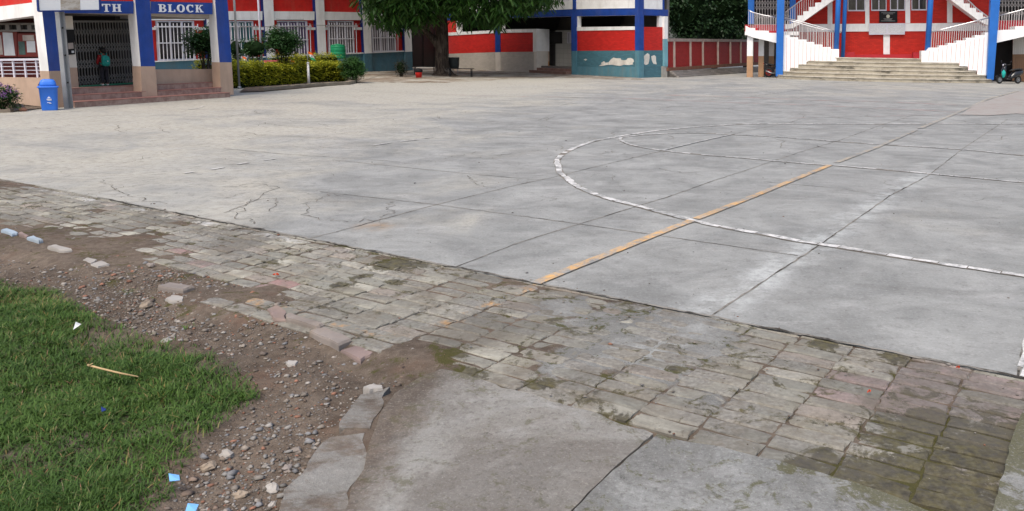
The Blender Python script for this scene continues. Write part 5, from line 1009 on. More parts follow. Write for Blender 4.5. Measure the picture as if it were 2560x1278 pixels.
# trees behind the compound wall
def bushy(name, lab, base, cen, rad, k, n_per, spread, L, W_, dr, mat, trunk_r, group=None, core=True, bark=M_BARK):
    t = thing(name, lab, 'tree', base, group); m = MB(); base = Vector(base); c = Vector(cen); limb(m, [base, base.lerp(c, .5) + Vector((.1, 0, 0)), c + Vector((0, 0, rad[2] * .4))], trunk_r, trunk_r * .3); m.build('trunk', bark, t)
    cen_ = np.concatenate([blobshell(c, rad, k, R5, .62, 1.02), blobshell(c, rad, k // 3, R5, .1, .6)])
    V, F, Cc = leaves(cen_, n_per, spread, L, W_, dr, R5); o = raw('crown', V, F, mat, t, Cc)
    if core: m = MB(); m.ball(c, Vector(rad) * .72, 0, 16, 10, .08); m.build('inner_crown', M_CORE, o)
    return t
bk = lambda x, y, Y: Vector((0, 0, EYE)) + ray(x, y) * (Y / ray(x, y).y)
gr = lambda v: Vector((v.x, v.y, 0))
WT = 'trees behind the compound wall'
for nm, lab, x, y, Y, rad, k, mt, s_ in (('bushy_tree', 'broad dark green tree whose lowest branch dips over the compound wall', 1790, 15, 62, (3.0, 2.4, 3.4), 130, M_CON, .22), ('bushy_tree', 'shaded tree with a dark trunk close beside the white end post', 1712, 5, 59, (1.8, 1.8, 3.6), 70, M_CON, .2),
                              ('bushy_tree', 'tree rising behind the left landing of the twin stairs', 1870, -5, 66, (2.8, 2.4, 3.6), 100, M_CON, .22), ('bushy_tree', 'tall tree farthest back between the two blocks', 1745, -50, 72, (4.5, 3, 4.5), 120, M_CON, .3)):
    c = bk(x, y, Y); bushy(nm, lab, gr(c), c, rad, k, 60, (s_ * 1.6, s_ * 1.6, s_ * 1.2), .26, .07, .35, mt, .26, WT)
T = bpy.data.objects['bushy_tree']; cr = [o for o in T.children if o.name.startswith('crown')][0]
c = bk(1762, 85, 60.2); V, F, Cc = leaves(np.array([bk(x, y, 60 + R5.normal(0, .4)) for x, y in ((1745, 70), (1755, 85), (1762, 95), (1765, 80), (1775, 88), (1785, 75), (1800, 70), (1770, 65), (1750, 60), (1810, 80), (1735, 60), (1820, 60), (1760, 104))]), 70, (.3, .3, .25), .26, .07, .5, R5); raw('low_branch', V, F, M_CON, T, Cc)
c = bk(1850, -40, 80); mbk = MB()
# round shrubs in the bed in front of the wing
def shrub(name, lab, base, cen, rad, k, L, W_, mat, stems, cat='shrub', nper=26, sp=.09):
    t = thing(name, lab, cat, base); m = MB(); base = Vector(base); c = Vector(cen)
    for i in range(stems): a = 6.28 * i / stems + .4; limb(m, [base + Vector((math.cos(a) * .05, math.sin(a) * .05, 0)), base.lerp(c, .55) + Vector((math.cos(a) * rad[0] * .2, math.sin(a) * rad[1] * .2, 0)), c + Vector((math.cos(a) * rad[0] * .55, math.sin(a) * rad[1] * .55, 0))], .035, .012)
    m.build('stem', M_BARK, t); V, F, Cc = leaves(np.concatenate([blobshell(c, rad, k, R5, .72, 1.0), blobshell(c, rad, k // 4, R5, .2, .7)]), nper, (sp, sp, sp), L, W_, .1, R5); o = raw('foliage', V, F, mat, t, Cc)
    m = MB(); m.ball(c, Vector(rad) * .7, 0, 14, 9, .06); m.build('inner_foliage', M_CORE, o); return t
c = bk(705, 104, 31.5); shrub('round_shrub', 'dark round headed shrub on bare stems before the mauve curtained window', gr(c), c, (.74, .74, .50), 120, .10, .022, M_SHR, 7)
c = bk(512, 105, 27.5); shrub('round_shrub', 'dark round shrub seen through the porch beside the third pillar', gr(c), c, (.60, .6, .48), 90, .10, .022, M_SHR, 6)
c = bk(634, 122, 30.5); shrub('twiggy_shrub', 'thin leafy shoots between the steel pole and the white flagpole', gr(c), c, (.55, .4, .42), 22, .12, .022, M_SHR, 7, 'shrub', 14, .07)
c = bk(588, 122, 29.8); shrub('twiggy_shrub', 'sparse upright shoots left of the steel pole', gr(c), c, (.22, .3, .40), 12, .12, .022, M_SHR, 4, 'shrub', 14, .07)
g = G(888, 208); c = bk(881, 170, g.y); shrub('ball_bush', 'round clipped green bush at the end of the hedge', g, c, (.53, .53, .50), 170, .07, .012, M_SHRL, 3, 'bush', 30, .05)
g = G(1003, 192); c = bk(1002, 170, g.y); shrub('dusty_shrub', 'small dusty grey shrub left of the red bin', g, c, (.28, .28, .40), 40, .08, .018, M_GREYL, 4, 'shrub', 22, .07)
# golden hedge in two lengths
def hedge(lab, p0, p1, depth, h, nn_):
    t = thing('hedge', lab, 'hedge', p0, 'golden hedges of the flower bed'); d = (Vector(p1) - Vector(p0)); L = d.length; d.normalize(); nb = Vector((-d.y, d.x, 0)); nb = nb if nb.y > 0 else -nb
    cs = []
    for _ in range(nn_):
        u, v, z = R5.uniform(0, L), R5.uniform(0, depth), R5.uniform(.08, h); f = R5.integers(0, 4)
        if f <= 1: v = R5.uniform(-.03, .06)
        elif f == 2: z = h + R5.normal(0, .03)
        else: u = R5.choice([0, L]) + R5.normal(0, .04)
        z += .06 * math.sin(u * 2.1) * (z / h); cs.append(Vector(p0) + d * u + nb * v + Vector((0, 0, z)))
    V, F, Cc = leaves(np.array(cs), 16, (.07, .07, .06), .075, .022, -.1, R5); o = raw('foliage', V, F, M_HDG, t, Cc)
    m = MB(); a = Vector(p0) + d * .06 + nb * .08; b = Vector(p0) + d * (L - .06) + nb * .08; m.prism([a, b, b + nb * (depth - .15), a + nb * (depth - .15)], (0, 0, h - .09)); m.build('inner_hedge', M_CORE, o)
hA, hB, hC = G(601, 221), G(766, 210), G(777, 207.5); hD = G(868, 205)
hedge('longer golden hedge between the steel pole and the white post', hA, hB, .9, .80, 620); hedge('shorter golden hedge between the white post and the ball bush', hC, hD, .9, .72, 380)
c = G(700, 206); d_ = (hB - hA).normalized(); hedge('golden hedge at the back of the bed below the wing windows', bk(705, 185, 36.5) * 1 - Vector((0, 0, bk(705, 185, 36.5).z)), gr(bk(850, 185, 41)), .6, 1.0, 260)
c = bk(512, 163, 28.0); hh = gr(c); hedge('clipped golden hedge glimpsed through the porch', hh - Vector((.3, 0, 0)), hh + Vector((.9, .6, 0)), .5, .9, 120)
# kerb of the bed
m = MB(); kp = px((655, 229), (700, 225), (760, 219.5), (830, 214.5), (870, 212), (885, 208.5)); L_, R_ = strip(kp, .16, 0, .006, .25)
for i in range(len(L_) - 1):
    a, b, c_, d_ = [Vector(v) for v in (R_[i], R_[i + 1], L_[i + 1], L_[i])]; h = .13 + .01 * math.sin(i * 1.7); m.prism([a, b, c_, d_], (0, 0, h))
o = m.build('bed_kerb', paint('mossy_kerb', (.24, .21, .16), .95, .25, dirt=.5, bump=.6)); tag(o, 'low mossy concrete kerb edging the hedge bed', 'kerb')
m = MB(); m.poly([G(598, 230, .03), G(655, 228, .03), G(760, 219, .03), G(885, 208, .03), G(905, 196, .03), G(640, 200, .03)]); tag(m.build('bed_soil', M_DIRT), kind='structure')
# ================================================================ PROPS
# basketball board on its steel post
pb0 = G(172, 271.5); PO = PL(pb0, -NAX); t = thing('basketball_stand', 'worn white basketball board on a leaning galvanised steel post', 'basketball hoop', pb0)
top = PO.F(148, 20); m = MB(); dv = top - pb0
a = PO.d * .055; b = PO.n * .045
for o in (-.052, .052): m.bar(pb0 + PO.d * o, top + PO.d * o + dv * .6, .014, 0, .10)
m.bar(pb0, top + dv * .6, .10, 0, .012); pst = m.build('post', M_GALV, t)
m = MB()
for y in (69, 137, 205): q = pb0.lerp(top, (271 - y) / 251) + PO.n * .07; m.tube([q + Vector((0, 0, .02)), q - Vector((0, 0, .02))], .018)
m.build('bolt', M_BLACK, pst)
n = NT('chipped_board_white'); p = n.pos(); f = n.rng(n.noise(p, 7, 7, .75), .66, .72); M_BWHITE = n.fin(n.mix(f, (.78, .78, .77), (.25, .15, .10)), .6, 0, .3)
n = NT('rusty_bare_board'); p = n.pos(); c = n.mix(n.rng(n.noise(n.scale(p, (1, 1, 2)), 6, 7, .7), .4, .62), (.50, .47, .42), (.33, .28, .22)); M_BRUST = n.fin(n.mix(n.rng(n.noise(p, 9, 5, .7), .60, .66), c, (.25, .07, .035)), .8, 0, .2)
BQ = [(96, 28.5), (250, 26.5), (246, -75), (88, -80)]
m = MB(); m.pan(PO, BQ, -.10, .03); bd = m.build('board', M_BWHITE, t)
m = MB(); m.pan(PO, [(152, 26.5), (201, 26), (199.5, -8), (151, -8)], -.104, .01); m.build('bare_patch', M_BRUST, bd)
m = MB()
def fr(p_, q_): m.bar(PO.F(*p_, -.10), PO.F(*q_, -.10), .035)
fr(BQ[0], BQ[1]); m.build('frame_edge', M_NAVY, bd); m = MB(); fr(BQ[0], BQ[3]); m.build('frame_edge', M_NAVY, bd); m = MB(); fr(BQ[1], BQ[2]); m.build('frame_edge', M_NAVY, bd)
m = MB(); m.bar(top + dv * .15, PO.F(170, -20, -.06), .06); m.build('bracket', M_GALV, t)
# blue litter bin
M_BIN = paint('blue_plastic', (.030, .165, .66), .4, .05, bump=0, spec=.4); M_BIND = paint('deep_blue_plastic', (.012, .05, .22), .4, .05, bump=0)
BR = math.radians(33); g = G(125, 275.5); t = thing('litter_bin', 'bright blue plastic litter bin with a domed lid beside the first pillar', 'bin', g)
m = MB(); m.lathe(g, ((.150, 0), (.156, .02), (.180, .50), (.186, .505), (.186, .53)), 0, 40, 1, .92, True, 7, BR); m.build('bin_body', M_BIN, t)
m = MB(); m.lathe(g, ((.186, .515), (.206, .522), (.208, .548), (.18, .556)), 0, 40, 1, .92, True, 7, BR); m.build('rim', M_BIN, t)
m = MB(); m.lathe(g, ((.172, .55), (.160, .61), (.146, .665), (.128, .695), (.09, .712), (.01, .716)), 0, 40, 1, .92, True, 5, BR); ld = m.build('lid', M_BIN, t)
m = MB(); ax = Vector((-.85, -.53, 0)).normalized(); sx = Vector((.53, -.85, 0)); cpt = g + ax * .180 + Vector((0, 0, .57)); m.prism([cpt + sx * math.cos(i / 10 * 3.1416) * .10 + Vector((0, 0, .115 * math.sin(i / 10 * 3.1416))) - ax * .05 * math.sin(i / 10 * 3.1416) for i in range(11)], -ax * .01); m.build('flap', M_BIND, ld)
m = MB(); vw = Vector((g.x, g.y, 0)).normalized(); sd = Vector((-vw.y, vw.x, 0)) * -1
for i, (dx, z, w_, h) in enumerate(((0, .285, .05, .018), (0, .305, .025, .012), (0, .255, .09, .012), (.005, .235, .08, .010), (-.01, .18, .06, .008), (.015, .165, .05, .008))):
    q = g - vw * (.155 + .0 + z * .06 + .012) + sd * dx + Vector((0, 0, z)); m.prism([q - sd * w_ / 2, q + sd * w_ / 2, q + sd * w_ / 2 + Vector((0, 0, h)), q - sd * w_ / 2 + Vector((0, 0, h))], vw * .03)
m.build('white_marking', M_LET, t)
# poles
g = G(599, 222); t = thing('steel_pole', 'tall bare galvanised steel pole at the corner of the hedge', 'pole', g); m = MB(); m.tube([g, Vector((g.x - .05, g.y, 6))], .036, 0, 10); m.build('shaft', M_GALV, t); m = MB(); m.tube([g, g + Vector((0, 0, .08))], .06, 0, 10); m.build('foot', M_GALV, t)
c = bk(655, 150, 31.0); t = thing('flagpole', 'slender white flagpole standing behind the hedge', 'pole', gr(c)); m = MB(); m.tube([gr(c), Vector((c.x - .06, c.y, 6))], [.045, .028], 0, 10); m.build('shaft', M_FRAME, t); m = MB(); m.lathe(gr(c), ((.14, 0), (.12, .12), (.06, .16))); m.build('foot', M_CREAM, t)
# tricolour paper flags
M_SAF = paint('saffron', (.78, .16, .02), .7, .05, bump=0); M_FGR = paint('flag_green', (.02, .30, .12), .7, .05, bump=0); M_FWH = paint('flag_white', (.78, .78, .76), .7, .04, bump=0); M_CHK = paint('chakra_blue', (.012, .03, .16), .6, .05, bump=0)
def flag(lab, foot, h, ang, w_, ht, tilt, mat_stick=None, r=.006):
    t = thing('tricolour_flag', lab, 'flag', foot, 'small tricolour flags'); f = Vector(foot); tp_ = f + Vector((tilt * h, 0, h)); m = MB(); m.tube([f, tp_], r, 0, 6); m.build('stick', mat_stick or M_FRAME, t)
    d = Vector((math.cos(math.radians(ang)), math.sin(math.radians(ang)), 0)); vz = Vector((math.sin(.35), 0, -math.cos(.35))); m = MB(); N = 8
    for i in range(N):
        for b in range(3):
            def pt(u, v): return tp_ - Vector((0, 0, .02)) + d * (w_ * u * (.95)) + vz * (ht * v) + Vector((0, -.03 * math.sin(u * 7), -.10 * w_ * u * u * 3))
            q = [pt(i / N, b / 3), pt((i + 1) / N, b / 3), pt((i + 1) / N, (b + 1) / 3), pt(i / N, (b + 1) / 3)]; m.prism(q, Vector((0, .004, 0)), b)
    cl_ = m.build('cloth', [M_SAF, M_FWH, M_FGR], t); m = MB(); cc_ = tp_ - Vector((0, 0, .02)) + d * w_ * .45 + vz * ht * .5 + Vector((0, -.03 * math.sin(3.2) - .008, -.06 * w_)); m.prism([cc_ + d * math.cos(i / 10 * 6.28) * ht * .11 + Vector((0, 0, math.sin(i / 10 * 6.28) * ht * .11)) for i in range(10)], Vector((0, .004, 0))); m.build('wheel_emblem', M_CHK, cl_)
p_ = G(772, 211); hz = bk(774, 140, p_.y).z; t0 = thing('white_post', 'short white post standing in the gap between the hedges', 'post', p_); m = MB(); m.tube([p_, Vector((p_.x, p_.y, bk(772, 160, p_.y).z))], [.055, .04], 0, 10); m.build('shaft', M_WHITEW, t0); m = MB(); m.tube([Vector((p_.x, p_.y, bk(772, 160, p_.y).z)), Vector((p_.x, p_.y, bk(772, 156, p_.y).z))], .05, 0, 10); m.build('cap', M_WHITEW, t0)
flag('largest tricolour flag drooping from the top of the white post', (p_.x, p_.y, bk(772, 157, p_.y).z), .46, -28, .34, .34, .0)
for lab, x, y, Y in (('tricolour flag standing alone over the hedge between the red slab and the white post', 726, 168, 33.0), ('tricolour flag peeping over the hedge in front of the red slab', 678, 172, 31.5), ('tricolour flag peeping over the hedge close to the steel pole', 605, 160, 29.8)):
    c = bk(x, y, Y); flag(lab, c - Vector((0, 0, .25)), .25 + .30, -25, .25, .26, .02)
c = bk(1671, 116, 46.2); flag('tiny tricolour flag stuck on the white end post by the compound wall', c - Vector((.05, 0, .15)), .42, -10, .26, .22, .25)
# red slab, green tank, red bin, mesh guard, benches
c = bk(680, 157, 33.2); t = thing('red_slab', 'sloping dull red memorial slab behind the hedge', 'slab', gr(c)); m = MB(); q = [bk(658, 151, 33.6), bk(697, 150.5, 33.6), bk(712, 171, 32.8), bk(668, 171, 32.8)]; m.prism(q, Vector((0, .08, -.02))); m.build('slab_top', paint('dull_red_slab', (.27, .045, .055), .6, .08), t); m = MB(); m.box((c.x, c.y + .3, .4), (.7, .3, .8)); m.build('slab_base', M_MAROON, t)
M_TANK = paint('green_tank_plastic', (.010, .20, .085), .4, .06, bump=0); c = bk(846, 150, 41.5); g = gr(c); z0, z1 = bk(846, 147, 41.5).z, bk(846, 112, 41.5).z; t = thing('water_tank', 'ribbed green plastic water tank below the third grilled window', 'water tank', g); r_ = 18 / FPX * 41.5
m = MB(); m.lathe(g, [(r_ * k, z0 + (z1 - z0) * z) for k, z in ((.95, 0), (1, .05), (1, .22), (.965, .24), (1, .27), (1, .47), (.965, .5), (1, .53), (1, .73), (.97, .76), (1, .79), (.98, .90), (.9, .95))], 0, 28); m.build('tank_body', M_TANK, t)
m = MB(); m.lathe(g, [(r_ * k, z0 + (z1 - z0) * z) for k, z in ((.93, .945), (.93, .985), (.5, 1.02), (.35, 1.02), (.33, 1.06), (.02, 1.07))], 0, 28); m.build('tank_lid', M_TANK, t); m = MB(); m.box((g.x, g.y, z0 / 2), (.8, .8, z0)); m.build('tank_stand', M_TEAL, t)
g = G(1047, 194.5); t = thing('waste_bucket', 'small red waste bucket lined with a black bag at the tree foot', 'bin', g); m = MB(); m.lathe(g, ((.145, 0), (.165, .30), (.165, .31))); m.build('bucket', paint('red_plastic', (.55, .025, .02), .4, .05, bump=0), t); m = MB(); m.lathe(g, ((.172, .27), (.185, .30), (.19, .36), (.175, .41), (.13, .45), (.05, .46), (.02, .43)), 0, 14); m.build('bin_bag', M_BLACK, t)
def bench(lab, x0, x1, y, Y, back):
    a, b = bk(x0, y, Y), bk(x1, y, Y); z = .42; a.z = b.z = z; d = (b - a).normalized(); nb = Vector((-d.y, d.x, 0)); t = thing('bench', lab, 'bench', gr((a + b) / 2), 'benches round the shade tree'); m = MB()
    for k in range(3): m.bar(a + nb * (.12 * k), b + nb * (.12 * k), .10, 0, .03)
    m.build('seat', M_BLACK, t)
    for e in (a + d * .12, b - d * .12): m = MB(); m.bar(e + Vector((0, 0, -.02)), Vector((e.x, e.y, 0)), .035); m.bar(e + nb * .24 + Vector((0, 0, -.02)), Vector((e.x, e.y, 0)) + nb * .24, .035); m.bar(e + Vector((0, 0, -.25)), e + nb * .24 + Vector((0, 0, -.25)), .03); m.build('leg', M_BLACK, t)
bench('black metal bench to the right of the trunk', 1118, 1183, 168, 41.0, 0); bench('black metal bench behind the left side of the trunk', 1030, 1090, 168, 43.5, 0)
c = bk(1135, 164, 43.2); t = thing('mesh_basket', 'dark mesh basket standing behind the right bench', 'basket', gr(c)); m = MB(); m.lathe(gr(c), ((.24, .35), (.27, .55), (.29, .95), (.27, .96)), 0, 16); m.build('basket_body', paint('dark_mesh', (.03, .035, .033), .8, .3), t)
for a in (0, 2.1, 4.2): m = MB(); q = gr(c) + Vector((math.cos(a) * .2, math.sin(a) * .2, 0)); m.tube([q, q + Vector((0, 0, .4))], .02); m.build('leg', M_GALV, t)
g = G(1206, 174.5); t = thing('stub_post', 'short white stub post against the cream brick wall', 'post', g); m = MB(); m.tube([g, g + Vector((0, 0, .42))], .055, 0, 10); m.build('shaft', M_WHITEW, t); m = MB(); m.lathe(g + Vector((0, 0, .42)), ((.065, 0), (.06, .03), (.02, .05))); m.build('cap', M_WHITEW, t)
# sagging cables along the wing
m = MB()
for pts in (((600, 66), (700, 67), (770, 66)), ((769, 58), (785, 63), (850, 63.5), (888, 63), (902, 58), (908, 47)), ((690, 48), (720, 49.5), (760, 48))): m = MB(); m.tube(smooth([PD.F(x, y, -.22) for x, y in pts], 5), .012, 0, 5); tag(m.build('cable', M_GREYIN), {600: 'thin straight cable strung before the second and third windows', 769: 'sagging cable looping across the white pilaster to the fourth window', 690: 'short cable clipped under the white band over the third window'}[pts[0][0]], 'cable')
# flowers, stones and low edging at the far left
def flowers(lab, x, y, r_, k):
    g = G(x, y); t = thing('flowering_shrub', lab, 'shrub', g); c = g + Vector((0, 0, r_ * .8)); m = MB()
    for i in range(7): a = i * .9; m.tube([g, c + Vector((math.cos(a) * r_ * .6, math.sin(a) * r_ * .5, r_ * .3))], .008, 0, 5)
    m.build('stem', M_BARK, t); cs = blobshell(c, (r_, r_ * .8, r_ * .8), k, R5, .4, 1); V, F, Cc = leaves(cs, 22, (.06, .06, .06), .07, .012, .1, R5); raw('foliage', V, F, M_SHR, t, Cc)
    V, F, Cc = leaves(blobshell(c + Vector((0, 0, .05)), (r_, r_ * .8, r_ * .85), k, R5, .8, 1.05, -.1), 7, (.025, .025, .02), .035, .014, -.3, R5); raw('blossom', V, F, leafmat('purple_petal', (.16, .05, .25), (.50, .28, .62), .2) if 'purple_petal' not in bpy.data.materials else bpy.data.materials['purple_petal'], t, Cc)
flowers('purple flowering shrub at the far left below the beige parapet', 8, 279, .36, 80); flowers('larger purple flowering shrub cut by the left picture edge', -50, 281, .40, 60)
M_ROCK = paint('field_stone', (.27, .22, .17), .95, .25, dirt=.4, bump=.8)
def rock(name, lab, cat, p_, size, mat, ax=0, jit=.14, sink=.3, seg=9):
    m = MB(); ca, sa = math.cos(ax), math.sin(ax); m.ball(Vector(p_) + Vector((0, 0, size[2] * (1 - sink))), size, 0, seg, 6, jit, (Vector((ca, sa, 0)), Vector((-sa, ca, 0)), Vector((0, 0, 1)))); return tag(m.build(name, mat, None, tuple(p_)), lab, cat)
rock('stone', 'pale rounded stone on the earth left of the blue bin', 'stone', G(47, 276), (.14, .10, .09), M_ROCK, .2); rock('stone', 'reddish stone lying against the pale one left of the blue bin', 'stone', G(58, 279), (.08, .06, .055), paint('red_stone', (.20, .10, .07), .9, .2), .5)
for lab, a, b in (('flat stone edging along the flower earth, nearest the left edge', (-40, 284), (24, 281)), ('shorter flat stone edging next to the pale stone', (28, 279), (50, 277))):
    m = MB(); p0, p1 = G(*a), G(*b); m.bar(p0 + Vector((0, 0, .03)), p1 + Vector((0, 0, .03)), .12, 0, .07); tag(m.build('edging_stone', M_ROCK), lab, 'stone')
m = MB(); pts = px((-160, 287), (30, 281), (100, 273), (160, 268)); m.poly([Vector((v.x, v.y, .02)) for v in pts] + [PAs.F(100, 262, .0) * 1 + Vector((0, 0, .02 - PAs.F(100, 262).z)), PAs.F(-160, 250, 0) + Vector((0, 0, .02 - PAs.F(-160, 250).z))]); tag(m.build('flower_earth', M_DIRT), kind='structure')

# ---------------------------------------------------------------- two-wheelers
M_TYRE = paint('tyre_rubber', (.018, .018, .018), .8, .1, bump=0); M_RIM = paint('alloy_rim', (.30, .31, .32), .35, .1, metal=.7, bump=0); M_RRIM = paint('red_rim', (.40, .03, .02), .4, .1, bump=0); M_BODY = paint('black_body_paint', (.012, .013, .016), .18, .1, bump=0, spec=.6); M_SEAT = paint('black_vinyl', (.02, .02, .02), .5, .1, bump=0)
def torus(mb, c, ax, R_, r, m=0, seg=26, k=8):
    ax = ax.normalized(); u = Vector((0, 0, 1)); v = ax.cross(u); rs = []
    for i in range(seg + 1):
        a = 6.2832 * i / seg; d = u * math.sin(a) + v * math.cos(a); rs.append([Vector(c) + d * (R_ + r * math.cos(6.2832 * j / k)) + ax * r * math.sin(6.2832 * j / k) for j in range(k)])
    mb.ring(rs, m, False)
def wheel(c, ax, R_, r, rimmat, par, name='wheel'):
    m = MB(); torus(m, c, ax, R_ - r, r); w_ = m.build(name, M_TYRE, par); m = MB(); torus(m, c, ax, R_ - 2 * r, r * .45); m.tube([Vector(c) - ax * .05, Vector(c) + ax * .05], .045, 0, 12); u = Vector((0, 0, 1)); v = ax.cross(u)
    for i in range(5): a = 1.2566 * i; d = u * math.sin(a) + v * math.cos(a); m.bar(Vector(c), Vector(c) + d * (R_ - 2 * r), .035)
    m.build('rim', rimmat, w_); return w_
def scooter(lab, g, fwd, s=1.0):
    f = Vector(fwd).normalized(); sd = Vector((-f.y, f.x, 0)); t = thing('scooter', lab, 'scooter', g); P_ = lambda x, z, y=0: Vector(g) + f * x * s + sd * y * s + Vector((0, 0, z * s))
    wheel(P_(.62, .22), sd, .22 * s, .05 * s, M_RIM, t); wheel(P_(-.58, .22), sd, .22 * s, .05 * s, M_RIM, t)
    def sec(x, zc, w_, h, n_=12): return [P_(x, zc + h * math.sin(6.283 * i / n_), w_ * math.cos(6.283 * i / n_)) for i in range(n_)]
    m = MB(); m.ring([sec(-.88, .66, .03, .03), sec(-.80, .62, .12, .12), sec(-.55, .55, .18, .19), sec(-.25, .48, .18, .2), sec(-.05, .36, .15, .13), sec(.02, .30, .13, .06)]); m.build('rear_body', M_BODY, t)
    m = MB(); m.ring([sec(-.05, .26, .15, .035), sec(.10, .25, .16, .035), sec(.32, .25, .15, .035)]); m.build('footboard', M_BODY, t)
    m = MB(); q = [(.30, .24, .15), (.36, .45, .19), (.42, .70, .19), (.38, .88, .13), (.34, .95, .10)]; m.ring([[P_(x - .03, z, -w_), P_(x + .05, z, -w_ * .6), P_(x + .09, z, 0), P_(x + .05, z, w_ * .6), P_(x - .03, z, w_), P_(x - .02, z, 0)] for x, z, w_ in q]); m.build('front_apron', M_BODY, t)
    m = MB(); m.ring([[P_(.62 + dx, .22 + dz, y) for y in (-.06, -.03, .03, .06)] for dx, dz in ((-.25, .12), (-.12, .23), (.05, .27), (.2, .2), (.27, .08))]); m.build('mudguard', M_BODY, t)
    m = MB(); m.tube([P_(.60, .24), P_(.42, .75), P_(.33, 1.0)], .025 * s); m.build('fork', M_RIM, t)
    m = MB(); m.tube([P_(.24, 1.03, -.32), P_(.32, 1.0, -.12), P_(.34, 1.0, .12), P_(.24, 1.03, .32)], .018 * s); m.build('handlebar', M_SEAT, t); m = MB(); m.ball(P_(.38, 1.0), (.10 * s, .14 * s, .09 * s), 0, 12, 8); hd = m.build('handle_cowl', M_BODY, t); m = MB(); m.ball(P_(.46, .99), (.03 * s, .07 * s, .05 * s)); m.build('headlight', M_FRAME, hd)
    m = MB(); m.ring([sec(-.78, .78, .10, .035), sec(-.5, .77, .15, .05), sec(-.2, .74, .13, .05), sec(-.02, .70, .07, .03)]); m.build('seat', M_SEAT, t)
    for y in (-.36, .36): m = MB(); m.tube([P_(.27, 1.03, y * .8), P_(.27, 1.16, y)], .008 * s); m.ball(P_(.27, 1.19, y), (.02 * s, .06 * s, .04 * s)); m.build('mirror', M_SEAT, t)
    return t
def motorbike(lab, g, fwd, s=1.0):
    f = Vector(fwd).normalized(); sd = Vector((-f.y, f.x, 0)); t = thing('motorbike', lab, 'motorbike', g); P_ = lambda x, z, y=0: Vector(g) + f * x * s + sd * y * s + Vector((0, 0, z * s))
    wheel(P_(.66, .30), sd, .30 * s, .055 * s, M_RRIM, t); wheel(P_(-.66, .30), sd, .30 * s, .065 * s, M_RRIM, t)
    def sec(x, zc, w_, h, n_=12): return [P_(x, zc + h * math.sin(6.283 * i / n_), w_ * math.cos(6.283 * i / n_)) for i in range(n_)]
    m = MB(); m.ring([sec(.38, .80, .06, .08), sec(.25, .84, .15, .13), sec(.0, .80, .16, .12), sec(-.15, .74, .10, .06)]); m.build('tank', M_BODY, t)
    m = MB(); m.ring([sec(.1, .42, .10, .14), sec(.0, .42, .15, .18), sec(-.2, .40, .13, .15), sec(-.3, .38, .08, .1)]); m.build('engine', M_GATE, t)
    m = MB(); m.ring([sec(-.1, .76, .10, .03), sec(-.4, .78, .14, .05), sec(-.75, .86, .11, .05), sec(-.88, .92, .05, .03)]); m.build('seat', M_SEAT, t)
    m = MB(); m.ring([sec(-.5, .72, .06, .05), sec(-.8, .80, .08, .06), sec(-.98, .86, .05, .04)]); tl = m.build('tail', M_BODY, t); m = MB(); m.ball(P_(-1.0, .86), (.03 * s, .05 * s, .03 * s)); m.build('tail_light', M_RRIM, tl)
    m = MB(); m.tube([P_(.66, .30, .09), P_(.42, .92, .09)], .025 * s); m.build('fork', M_RIM, t); m = MB(); m.tube([P_(.66, .30, -.09), P_(.42, .92, -.09)], .025 * s); m.build('fork', M_RIM, t)
    m = MB(); m.tube([P_(.25, 1.02, -.38), P_(.36, 1.0, -.15), P_(.36, 1.0, .15), P_(.25, 1.02, .38)], .018 * s); m.build('handlebar', M_SEAT, t); m = MB(); m.ball(P_(.52, .90), (.10 * s, .10 * s, .11 * s)); m.build('headlight', M_FRAME, t)
    m = MB(); m.ring([[P_(.66 + dx, .30 + dz, y) for y in (-.07, -.03, .03, .07)] for dx, dz in ((-.3, .18), (-.12, .32), (.06, .345), (.24, .25))]); m.build('mudguard', M_BODY, t); m = MB(); m.ring([[P_(-.66 + dx, .30 + dz, y) for y in (-.08, -.03, .03, .08)] for dx, dz in ((.2, .34), (-.05, .39), (-.30, .30), (-.42, .12))]); m.build('mudguard', M_BODY, t)
    m = MB(); m.tube([P_(-.1, .25, -.14), P_(-.5, .28, -.17), P_(-.85, .42, -.18)], [.03 * s, .045 * s, .05 * s]); m.build('exhaust', M_RIM, t)
    for y in (-.3, .3): m = MB(); m.tube([P_(.28, 1.02, y * .8), P_(.26, 1.18, y)], .008 * s); m.ball(P_(.26, 1.2, y), (.02 * s, .06 * s, .04 * s)); m.build('mirror', M_SEAT, t)
    return t
g = G(2522, 209.5); scooter('black scooter with a teal cloth parked under the right landing', g, (-.95, -.3, 0), .98)
c = g + Vector((-.20, -.42, .62)); m = MB(); m.ball(Vector((g.x - .42, g.y - .25, .52)), (.10, .07, .20), 0, 10, 7, .10); tag(m.build('teal_bag', paint('teal_cloth', (.02, .36, .32), .8, .1), None, (g.x - .42, g.y - .25, .33)), 'small bright teal bag hung on the black scooter', 'bag')
g = PCp(sC(1946, 190), .95, 0); motorbike('black motorbike with red rims half hidden behind the left blue column', g, (.97, -.2, 0), .92)

